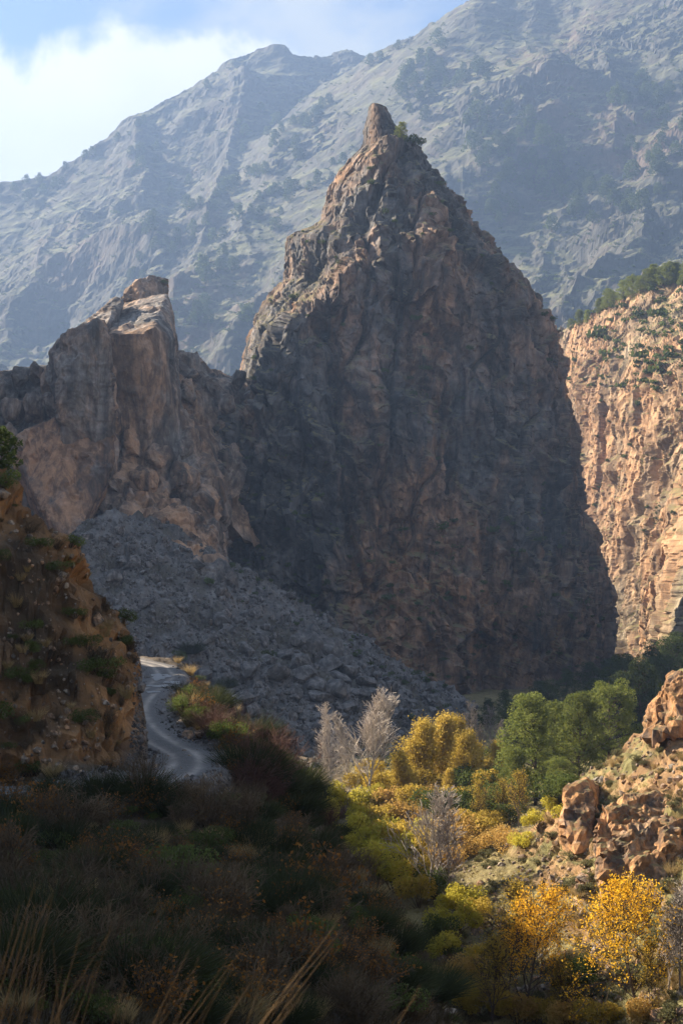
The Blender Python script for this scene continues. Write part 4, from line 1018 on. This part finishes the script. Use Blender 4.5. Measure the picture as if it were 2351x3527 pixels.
plant(brn, 'autumn_tree', 1300, 92, 0.62, 'small brown twiggy tree between the two yellow trees', 'tree', GY)
plant(brn, 'autumn_tree', 1500, 84, 0.6, 'small brown twiggy tree beside the yellow tree on the slope', 'tree', GY)
plant(yelC, 'autumn_tree', 965, 196, 1.05, 'broad dull gold tree beyond the wide bare tree', 'tree', GY)
plant(yelD, 'autumn_tree', 1010, 200, 1.3, 'narrow bright gold poplar rising behind the dull gold tree', 'tree', GY)
plant(yelC, 'autumn_tree', 928, 186, 0.7, 'low gold tree in front of the broad dull gold tree', 'tree', GY)
plant(yelC, 'autumn_tree', 1078, 196, 0.78, 'small dull gold tree near the tall pine', 'tree', GY)
plant(yelD, 'autumn_tree', 1112, 194, 0.6, 'slim gold sapling near the tall pine', 'tree', GY)
plant(yelC, 'autumn_tree', 1045, 208, 0.95, 'dull gold tree in the shadow behind the gold poplar', 'tree', GY)
for (u, y, k, z) in [(990, 212, yelC, 0.7), (1085, 210, yelC, 0.7), (1140, 206, yelC, 0.6), (1030, 188, yelD, 0.5)]:
    plant(k, 'autumn_tree', u, y, z, 'dull gold tree filling the thicket behind the tawny bushes', 'tree', 'dull gold trees of the valley thicket')
for (u, y, z) in [(880, 214, 0.9), (1060, 222, 0.95), (1100, 220, 0.9), (735, 196, 0.85), (1150, 226, 0.9), (950, 222, 0.9)]:
    plant(bareC, 'bare_tree', u, y, z, 'grey leafless tree in the thicket at the edge of the shade', 'tree', 'bare trees of the valley thicket')
plant(brn, 'autumn_tree', 1105, 162, 0.75, 'small rounded brown fruit tree on the grassy valley floor', 'tree', GY)
plant(brn, 'autumn_tree', 1190, 158, 0.85, 'wider brown fruit tree nearer the rocky slope', 'tree', GY)
plant(brn, 'autumn_tree', 1150, 165, 0.7, 'brown fruit tree beneath the tall pine', 'tree', GY)

# ------------------------------------------------------------------ valley bushes
tam = [proto_bush(700 + i, 1.9, 3.2, m, 2600, 0.19, twig=M_TWIG) for i, m in enumerate([M_TAMA, M_DULL, M_YGREEN, M_GREEN, M_TAMA])]
GV = 'autumn bushes in the sunlit valley'
lab = {0: 'rounded tawny bush on the sunlit valley floor', 1: 'rounded dull gold bush on the sunlit valley floor', 2: 'yellow-green bush on the sunlit valley floor', 3: 'dark green rounded bush in the sunlit valley', 4: 'rounded tawny bush on the sunlit valley floor'}
for (u, vt, hp, k) in [(1005, 1808, 95, 3), (905, 1832, 90, 0), (865, 1845, 85, 1), (940, 1838, 85, 0), (830, 1850, 95, 2), (800, 1850, 100, 2), (850, 1885, 95, 2), (900, 1880, 95, 1), (950, 1870, 95, 2), (1000, 1880, 85, 0), (1035, 1870, 85, 4),
                      (980, 1900, 85, 1), (1020, 1920, 85, 0), (1050, 1900, 75, 4), (880, 1920, 95, 2), (920, 1930, 95, 2), (860, 1950, 85, 2), (905, 1970, 85, 3), (950, 1960, 85, 1), (1095, 1860, 85, 1), (795, 1795, 90, 2), (770, 1830, 80, 2), (1070, 2030, 85, 2),
                      (1050, 2060, 80, 2), (1100, 2060, 70, 1), (1010, 2100, 70, 3), (1290, 1775, 80, 3), (1260, 1820, 70, 2), (1310, 1780, 60, 3), (1240, 1850, 60, 2), (960, 2010, 80, 1), (1130, 2260, 90, 1), (1190, 2270, 90, 0), (1250, 2290, 80, 1), (1310, 2280, 90, 0), (1370, 2290, 90, 1),
                      (1080, 2240, 90, 1), (1060, 2180, 80, 0), (1340, 2200, 80, 3), (1120, 2160, 80, 1), (1150, 1900, 60, 4), (1210, 1900, 50, 2), (1040, 2130, 80, 2), (1000, 2000, 70, 3), (1290, 2200, 70, 1), (1480, 2280, 80, 0), (1170, 1840, 60, 3), (1130, 1850, 60, 1), (1060, 1850, 80, 1), (1090, 1820, 80, 3), (1150, 1800, 90, 3), (880, 1770, 70, 1), (915, 1765, 75, 2), (960, 1760, 80, 1), (1000, 1758, 75, 0), (1040, 1765, 75, 1), (1075, 1760, 80, 3), (1110, 1765, 75, 1), (1145, 1755, 85, 3), (900, 1800, 70, 0), (945, 1795, 75, 1), (985, 1800, 70, 4), (1035, 1800, 75, 1), (1070, 1795, 70, 2), (1120, 1800, 70, 0), (850, 1800, 65, 2), (830, 1770, 60, 1), (860, 1735, 60, 1), (930, 1730, 65, 3), (1010, 1725, 65, 1), (1090, 1725, 70, 1), (1140, 1720, 70, 3)]:
    h = see(u, vt + hp * 0.95, [ground])
    if not h: continue
    s = hp * h[0].y / F / 3.0
    instance(tam[k], 'bush', h[0] - Vector((0, 0, 0.1)), rg.uniform(0, 6.28), (s * rg.uniform(0.95, 1.2), s * rg.uniform(0.95, 1.2), s * rg.uniform(0.9, 1.1)), lab[k], 'bush', GV)

# ------------------------------------------------------------------ shrubs on the shaded slope
brooms = [proto_blades(800 + i, 1.1, 1.45, M_BROOM, 1500, 0.013, 'stems', spread=1.15, curve=0.35, base=0.45) for i in range(3)]
twb = [proto_twiggy(810 + i, 1.1, 1.4, M_TWIG) for i in range(2)]; twr = [proto_twiggy(815 + i, 1.3, 1.7, M_TWIGR, None, 34) for i in range(2)]
twl = [proto_twiggy(820 + i, 1.0, 1.3, M_TWIG, M_RUST, 24, 500) for i in range(2)]
grn = [proto_bush(830 + i, 0.9, 1.1, M_GREEN, 1500, 0.085, twig=M_TWIG) for i in range(2)]
dryt = [proto_blades(840 + i, 0.5, 0.9, M_DRY, 260, 0.008, 'blades', spread=0.6, curve=0.5, base=0.5) for i in range(3)]
sage = [proto_bush(845 + i, 0.55, 0.55, M_SAGE, 700, 0.075, twig=M_TWIG) for i in range(3)]
KIND = {'broom': (brooms, 'broom_shrub', 'dark green broom shrub', 'broom shrubs'), 'twig': (twb, 'twiggy_shrub', 'leafless brown twiggy shrub', 'brown twiggy shrubs'),
        'purple': (twr, 'bramble_shrub', 'purplish leafless bramble thicket', 'purplish brambles'), 'rust': (twl, 'rusty_shrub', 'shrub with sparse rusty leaves', 'rusty leaved shrubs'),
        'green': (grn, 'leafy_shrub', 'dark green leafy shrub', 'leafy shrubs'), 'dry': (dryt, 'grass_tuft', 'tuft of dry straw-coloured grass', 'dry grass tufts')}
def zone(p):
    k = int(np.argmin(np.hypot(ROADC[:, 0] - p.x, ROADC[:, 1] - p.y))); d = math.hypot(ROADC[k, 0] - p.x, ROADC[k, 1] - p.y)
    if p.z > -10.0 and p.y > 70: return 'on the orange bank above the track'
    if d < 6.5: return 'on the verge of the gravel track'
    if p.y > 90: return 'on the bank falling from the track to the valley'
    if p.x > 1.0: return 'on the slope dropping to the yellow trees'
    return 'on the shaded slope below the track' if p.y > 58 else 'on the shaded slope behind the tall grass'
def shrub(kind, hit, s):
    pr, nm, lb, gp = KIND[kind]
    size = 'large ' if s > 1.25 else 'small ' if s < 0.75 else ''
    zn = zone(hit)
    instance(rg.choice(pr), nm, hit - Vector((0, 0, 0.05)), rg.uniform(0, 6.28), (s * rg.uniform(0.85, 1.2), s * rg.uniform(0.85, 1.2), s * rg.uniform(0.8, 1.15)), size + lb + ' ' + zn, 'grass' if kind == 'dry' else 'shrub', size + gp + ' ' + zn)
ROADP = ROADC
def road_d(x, y): return float(np.min(np.hypot(ROADP[:, 0] - x, ROADP[:, 1] - y)))
count = {}
def scatter(kind, n, reg, s, ymin, ymax, cond=None, clear=3.2):
    k = t = 0
    while k < n and t < n * 30:
        t += 1
        h = see(rg.uniform(reg[0], reg[2]), rg.uniform(reg[1], reg[3]), [ground])
        if not h or not (ymin < h[0].y < ymax) or road_d(h[0].x, h[0].y) < clear: continue
        if cond and not cond(h): continue
        shrub(kind, h[0], s * math.exp(rg.gauss(0, 0.32))); k += 1
# designed ones first
for kind, u, v, s in [('broom', 120, 1830, 1.0), ('broom', 230, 1830, 1.0), ('twig', 330, 1830, 1.5), ('broom', 280, 1960, 1.3), ('broom', 420, 1600, 1.4), ('green', 410, 1520, 2.0), ('broom', 440, 1500, 1.9), ('purple', 560, 1640, 1.5), ('purple', 610, 1670, 1.6), ('purple', 660, 1720, 1.6), ('purple', 590, 1720, 1.3),
                      ('broom', 520, 1580, 1.6), ('broom', 640, 1820, 1.6), ('broom', 680, 1870, 1.5), ('broom', 720, 1960, 1.3), ('broom', 560, 1950, 1.2), ('rust', 200, 1960, 0.9), ('rust', 250, 2010, 0.9), ('rust', 540, 1780, 1.0), ('green', 190, 2010, 1.1)]:
    h = see(u, v, [ground])
    if h: shrub(kind, h[0], s)
scatter('broom', 60, (0, 1780, 1080, 2352), 1.15, 34, 112, lambda h: h[0].x < 9)
scatter('twig', 105, (0, 1780, 1080, 2352), 1.0, 34, 112, lambda h: h[0].x < 9)
scatter('rust', 75, (0, 1760, 1080, 2352), 0.9, 34, 112, lambda h: h[0].x < 9)
scatter('green', 95, (0, 1760, 1080, 2352), 0.8, 34, 112, lambda h: h[0].x < 9)
scatter('dry', 90, (0, 1760, 1080, 2352), 0.9, 34, 112, lambda h: h[0].x < 9)
scatter('purple', 34, (480, 1560, 800, 1900), 1.2, 85, 160, lambda h: h[0].x < 3)
scatter('broom', 34, (400, 1540, 800, 1850), 1.1, 85, 200, lambda h: h[0].x < 3, 3.8)
scatter('twig', 22, (330, 1440, 700, 1780), 1.0, 80, 220, lambda h: h[0].x < 3)
scatter('green', 16, (330, 1440, 700, 1780), 1.1, 80, 220, lambda h: h[0].x < 3)
scatter('dry', 40, (330, 1420, 700, 1760), 1.1, 80, 220, lambda h: h[0].x < 3)
scatter('rust', 6, (330, 1440, 700, 1780), 1.0, 80, 220, lambda h: h[0].x < 3)
# on the orange bank
scatter('green', 26, (-10, 1080, 330, 1720), 0.8, 60, 130)
scatter('dry', 30, (-10, 1080, 330, 1740), 0.6, 60, 130)
scatter('twig', 26, (-10, 1080, 330, 1740), 0.6, 60, 130)
# on the sunlit slope
def lit_scatter(pr, nm, lb, cat, gp, n, reg, s, cond):
    k = t = 0
    while k < n and t < n * 40:
        t += 1
        h = see(rg.uniform(reg[0], reg[2]), rg.uniform(reg[1], reg[3]), [ground])
        if not h or not cond(h): continue
        instance(rg.choice(pr), nm, h[0] - Vector((0, 0, 0.04)), rg.uniform(0, 6.28), s * math.exp(rg.gauss(0, 0.3)), lb, cat, gp); k += 1
ok_s = lambda h: 70 < h[0].y < 168 and h[0].x > 5
lit_scatter(sage, 'sage_shrub', 'low grey-green scrub bush on the sunlit rocky slope', 'shrub', 'scrub bushes on the sunlit slope', 240, (1020, 1600, 1575, 2352), 1.0, ok_s)
lit_scatter(dryt, 'grass_tuft', 'tuft of dry golden grass on the sunlit rocky slope', 'grass', 'grass tufts on the sunlit slope', 135, (1020, 1600, 1575, 2352), 0.75, ok_s)

# uncountable undergrowth between the shrubs
def undergrowth(name, label, n, reg, ok, mats, sizes, seed):
    rr = random.Random(seed); rng = np.random.default_rng(seed); pr = [blades(18, 0.35, 0.45, rng, 0.011, spread=0.9, curve=0.4, base=0.9) for _ in range(8)]
    VV, FF = [], []; b = 0; k = t = 0
    while k < n and t < 5 * n:
        t += 1
        h = see(rr.uniform(reg[0], reg[2]), rr.uniform(reg[1], reg[3]), [ground])
        if not h or not ok(h): continue
        V, fq = pr[rr.randrange(8)]; s = rr.uniform(*sizes); a = rr.uniform(0, 6.28); ca, sa = math.cos(a), math.sin(a)
        Q = V * s; Q = np.stack([Q[:, 0] * ca - Q[:, 1] * sa, Q[:, 0] * sa + Q[:, 1] * ca, Q[:, 2]], 1) + np.array(h[0])
        VV.append(Q); FF.append(fq + b); b += len(Q); k += 1
    o = link(name, mesh_np(name, np.vstack(VV), np.vstack(FF)), mats); o['kind'] = 'stuff'; return tag(o, label, 'undergrowth')
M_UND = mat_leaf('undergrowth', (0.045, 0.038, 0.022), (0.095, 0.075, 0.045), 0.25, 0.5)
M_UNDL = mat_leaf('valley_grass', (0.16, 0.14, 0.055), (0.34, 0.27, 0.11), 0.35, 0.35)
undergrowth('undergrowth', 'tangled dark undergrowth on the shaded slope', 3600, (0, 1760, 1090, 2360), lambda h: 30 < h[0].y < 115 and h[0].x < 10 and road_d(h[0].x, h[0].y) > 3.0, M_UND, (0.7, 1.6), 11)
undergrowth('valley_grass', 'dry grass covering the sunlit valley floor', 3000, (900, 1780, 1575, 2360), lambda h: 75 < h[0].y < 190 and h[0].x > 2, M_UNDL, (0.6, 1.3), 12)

# ------------------------------------------------------------------ trees and shrubs on the rocks
farp = []
for i in range(5):
    p = proto_pine(900 + i, 8.5, 0.34, 26, 36, 0.85, M_PINED, 0.14, 0.12)
    farp.append(p)
def join_parts(parts, name):
    V, Fa, mi = [], [], []; b = 0
    me = bpy.data.meshes.new(name); bm = bmesh.new()
    for k, (pn, m) in enumerate(parts):
        n0 = len(bm.faces); bm.from_mesh(m); bm.faces.ensure_lookup_table()
        for f in bm.faces[n0:]: f.material_index = k
        me.materials.append(m.materials[0])
    bm.to_mesh(me); bm.free(); return me
farp1 = [[('pine', join_parts(p, 'far_pine'))] for p in farp]
scr = [proto_bush(920 + i, 1.6, 1.9, M_PINED, 260, 0.42, twig=M_TWIG) for i in range(3)]
scr1 = [[('scrub', join_parts(p, 'scrub'))] for p in scr]
FARS = [mountain, cliff, peak]
clusters = [(500, 480, 130, 45, 26), (400, 560, 70, 30, 10), (985, 200, 60, 50, 30), (1060, 180, 70, 40, 12), (1150, 330, 60, 60, 26), (1250, 400, 80, 60, 34), (1330, 440, 60, 40, 16), (1490, 225, 70, 30, 14), (1530, 330, 50, 90, 18),
            (1400, 470, 80, 30, 14), (470, 740, 50, 25, 7), (300, 640, 40, 12, 5), (650, 330, 60, 60, 16), (740, 270, 60, 50, 10), (330, 370, 40, 20, 8), (620, 430, 50, 25, 8), (500, 620, 50, 40, 6), (60, 440, 80, 18, 7), (780, 380, 60, 60, 8), (1110, 480, 60, 40, 10)]
GM = 'pines dotted over the far mountain'
def far_pine(h, s, sky=False):
    s *= 2.1; u = CU + h[0].x * F / h[0].y; v = HZ - h[0].z * F / h[0].y
    zn = 'standing on the skyline of the far mountain' if sky else 'on the hazy mountainside above the sunlit cliff' if u > 1300 else 'high on the hazy mountain ridge' if v < 260 else 'on the hazy spur between crag and peak' if u < 720 and v > 400 else 'on the hazy mountain flank behind the peak'
    sz = 'big' if s > 2.5 else 'small' if s < 1.75 else 'rounded'
    instance(rg.choice(farp1), 'pine_tree', h[0] - Vector((0, 0, 0.8)), rg.uniform(0, 6.28), (s * rg.uniform(0.9, 1.25), s * rg.uniform(0.9, 1.25), s), sz + ' pine ' + zn, 'pine tree', sz + ' pines ' + zn)
for (u, v, a, b, n) in clusters:
    for _ in range(n):
        h = see(rg.gauss(u, a * 0.7), rg.gauss(v, b * 0.7), FARS)
        if h and h[2] is mountain and h[1].z > 0.25: far_pine(h, math.exp(rg.gauss(0, 0.25)))
for (u, v) in [(475, 196), (914, 108), (850, 138), (872, 132), (212, 350), (196, 358), (330, 278), (318, 285), (270, 318), (90, 412), (60, 416), (150, 385), (600, 250)]:
    h = see(u, v + 6, [mountain])
    if h: far_pine(h, 0.95, True)
# scrub everywhere on the mountain: nobody could count it
def far_scrub():
    rr = random.Random(5); VV, FF = [], []; b = 0
    src = [(np.array([x.co[:] for x in p[0][1].vertices]), np.array([list(f.vertices) for f in p[0][1].polygons])) for p in [[q[0]] for q in [proto_bush(960 + i, 1.5, 1.6, M_PINED, 34, 0.95, stems=False) for i in range(4)]]]
    for _ in range(4200):
        h = see(rr.uniform(-20, 1590), rr.uniform(20, 900), FARS)
        if not h or h[2] is peak or h[1].z < 0.3: continue
        V, fq = src[rr.randrange(4)]; s = 1.3 * math.exp(rr.gauss(-0.1, 0.4)); VV.append(V * s + np.array(h[0])); FF.append(fq + b); b += len(V)
    o = link('mountain_scrub', mesh_np('mountain_scrub', np.vstack(VV), np.vstack(FF)), M_PINED); o['kind'] = 'stuff'; tag(o, 'dark scrub speckling the far mountainside', 'scrub')
far_scrub()
for u, sc_ in [(1312, 0.6), (1330, 0.85), (1348, 0.7), (1376, 0.8), (1392, 1.05), (1408, 0.8), (1432, 1.0), (1452, 1.1), (1470, 0.8), (1488, 1.05), (1505, 1.1), (1522, 0.9), (1538, 1.15), (1556, 1.0), (1572, 1.15)]:
    v = 540
    while v < 900 and not see(u, v, [cliff]): v += 3
    hh = see(u, v + 9, [cliff])
    if hh: instance(rg.choice(pines), 'pine_tree', hh[0] - Vector((0, 0, 0.5)), rg.uniform(0, 6.28), (sc_ * 0.95, sc_ * 0.95, sc_ * 0.8), 'bright green pine on the brow of the sunlit cliff', 'pine tree', 'pines on the brow of the sunlit cliff')
k = t = 0
while k < 80 and t < 3000:
    t += 1
    h = see(rg.uniform(1285, 1575), rg.uniform(640, 1250), FARS)
    if h and h[2] is cliff and h[1].z > 0.42:
        instance(rg.choice(scr1), 'cliff_shrub', h[0] - Vector((0, 0, 0.3)), rg.uniform(0, 6.28), 0.7 * math.exp(rg.gauss(0, 0.3)), 'dark shrub growing on the sunlit cliff', 'shrub', 'shrubs on the sunlit cliff'); k += 1
k = t = 0
while k < 270 and t < 9000:
    t += 1
    h = see(rg.uniform(480, 1415), rg.uniform(300, 1650), FARS)
    if h and h[2] is peak and h[1].z > (0.22 if h[0].z > 20 else 0.1) and rg.random() < (0.4 if h[0].z > 20 else 1):
        instance(rg.choice(scr1), 'peak_shrub', h[0] - Vector((0, 0, 0.3)), rg.uniform(0, 6.28), 0.62 * math.exp(rg.gauss(0, 0.35)), 'dark shrub clinging to the shaded face of the rock peak', 'shrub', 'shrubs clinging to the rock peak'); k += 1
k = t = 0
while k < 46 and t < 2000:
    t += 1
    u = rg.uniform(440, 1040); v = rg.uniform(1300, 1720); h = see(u, v, FARS + [ground])
    if h and h[2] is ground and 230 < h[0].y < 345 and v < 1150 + 0.58 * (u - 240) + rg.gauss(0, 40):
        instance(rg.choice(scr1), 'scree_shrub', h[0] - Vector((0, 0, 0.3)), rg.uniform(0, 6.28), 0.55 * math.exp(rg.gauss(0, 0.35)), 'dark shrub rooted along the edge of the shaded scree', 'shrub', 'shrubs on the scree'); k += 1
def on_rock(parts, name, u, v, s, label, cat, grp=None, tilt=0.0):
    h = see(u, v, [peak] + [o for o in bpy.data.objects if o.name.startswith('rock_')])
    if h: instance(parts, name, h[0] - Vector((0, 0, 0.3)), rg.uniform(0, 6.28), s, label, cat, grp, tilt)
oak = proto_bush(940, 2.3, 2.6, M_PINED, 1500, 0.3, twig=M_BARKD)
on_rock(oak, 'tree', 944, 334, 1.6, 'round gnarled tree beside the summit of the peak', 'tree')
on_rock(pines[2], 'tree', 922, 318, 0.42, 'thin upright tree just below the summit of the peak', 'tree')
for (u, v, s, lb) in [(1012, 425, 1.0, 'dark bush on the right ridge of the peak'), (1264, 735, 1.0, 'dark bush on the outer edge of the peak'), (378, 652, 0.9, 'dark bush on the orange rock cap'), (742, 560, 0.9, 'pale green bush in the cleft of the peak shoulder')]:
    on_rock(scr1[0], 'bush', u, v, s, lb, 'bush')
# pine at the top of the orange bank
h = see(12, 1092, [ground])
if h: instance(farp[0], 'pine_tree', h[0] - Vector((0.3, 0, 0.4)), 1.0, 0.42, 'small dark pine at the top of the orange bank', 'pine tree', None)

# ------------------------------------------------------------------ dry grass stalks in front of the camera
M_STALK = mat_leaf('straw_stalk', (0.12, 0.08, 0.042), (0.18, 0.12, 0.064), 0.25, 6.0)
def stalk_clump(x, y, tips, seed, label):
    rr = random.Random(seed); rng = np.random.default_rng(seed); g = zg(x, y)
    r = bpy.data.objects.new('dry_grass_clump', None); r.empty_display_size = 0.2; COL.objects.link(r); r.location = (x, y, g); tag(r, label, 'grass', 'tall dry grass in the foreground')
    tips = [(u + rr.gauss(0, 26) * k, v + abs(rr.gauss(0, 60)) * k, yy + 0.1 * rr.gauss(0, 1) * k, w * (0.34 if k == 0 else rr.uniform(0.18, 0.32))) for (u, v, yy, w) in tips for k in (0, 1, 1)]
    for (u, v, yy, w) in tips:
        T = Vector(px(u, v, yy)) - Vector((x, y, g)); B = Vector((rr.gauss(0, 0.22), rr.gauss(0, 0.12), -0.12))
        segs = []; prev = B; n = 9
        for i in range(1, n + 1):
            t = i / n; p = B.lerp(T, t); bow = math.sin(t * math.pi) * 0.03; p = p + Vector((-bow, 0, bow * 1.2))
            rad = w * (1 - 0.55 * t); segs.append((tuple(prev), tuple(p), rad, rad * 0.94)); prev = p
        s = link('stalk', mk('stalk', tubes(segs, 5), M_STALK), None, r)
        hs = []; a = B.lerp(T, 0.80) + Vector((-0.018, 0, 0.021)); e = T + (T - B).normalized() * 0.02
        for i in range(7):
            f0, f1 = i / 7, (i + 1) / 7; r0, r1 = [w * (0.5 + 0.9 * math.sin(math.pi * min(1, f + 0.12)) ** 0.8 * rr.uniform(0.7, 1.1)) for f in (f0, f1)]
            hs.append((tuple(a.lerp(e, f0)), tuple(a.lerp(e, f1)), r0, r1 if i < 6 else 0.0004))
        link('seed_head', mk('seed_head', tubes(hs, 6), M_STALK), None, s)
stalk_clump(-1.15, 2.5, [(772, 2125, 2.9, 0.0035), (548, 2195, 2.8, 0.002), (606, 2235, 2.9, 0.0022), (520, 2250, 2.7, 0.0018), (690, 2245, 2.7, 0.0035), (668, 2255, 2.8, 0.003), (955, 2285, 2.7, 0.003)], 1, 'tuft of long pale stalks leaning away from the slope')
stalk_clump(-0.95, 2.7, [(75, 2050, 2.9, 0.002), (118, 2075, 3.0, 0.002), (60, 2130, 2.8, 0.0022), (180, 2165, 2.9, 0.002), (140, 2240, 2.8, 0.002), (15, 2190, 2.8, 0.002), (40, 2100, 3.1, 0.0018), (252, 2140, 3.0, 0.0015), (95, 2215, 2.7, 0.002)], 2, 'dense tuft of upright straw stalks')
stalk_clump(-0.9, 2.5, [(425, 2205, 2.8, 0.0022), (440, 2260, 2.8, 0.0015), (285, 2265, 2.7, 0.0018)], 3, 'sparse tuft of bent straw stalks between the other tufts')

# ------------------------------------------------------------------ haze
def build_haze():
    x0, x1, y0, y1, z0, z1 = -3900, 3900, -3900, 3900, -75, 1060
    V = [(x, y, z) for z in (z0, z1) for y in (y0, y1) for x in (x0, x1)]
    Fq = [(0, 2, 3, 1), (4, 5, 7, 6), (0, 1, 5, 4), (2, 6, 7, 3), (0, 4, 6, 2), (1, 3, 7, 5)]
    k = NT('haze_air'); v = k.n('ShaderNodeVolumePrincipled')
    v.inputs['Color'].default_value = (0.26, 0.395, 0.68, 1); v.inputs['Density'].default_value = HAZE_DENSITY; v.inputs['Anisotropy'].default_value = 0.25
    k.l(v.outputs[0], k.out.inputs['Volume'])
    o = link('haze', mesh_np('haze', V, Fq), k.m); o['kind'] = 'stuff'; o['label'] = 'thin blue haze filling the valley air'
build_haze()
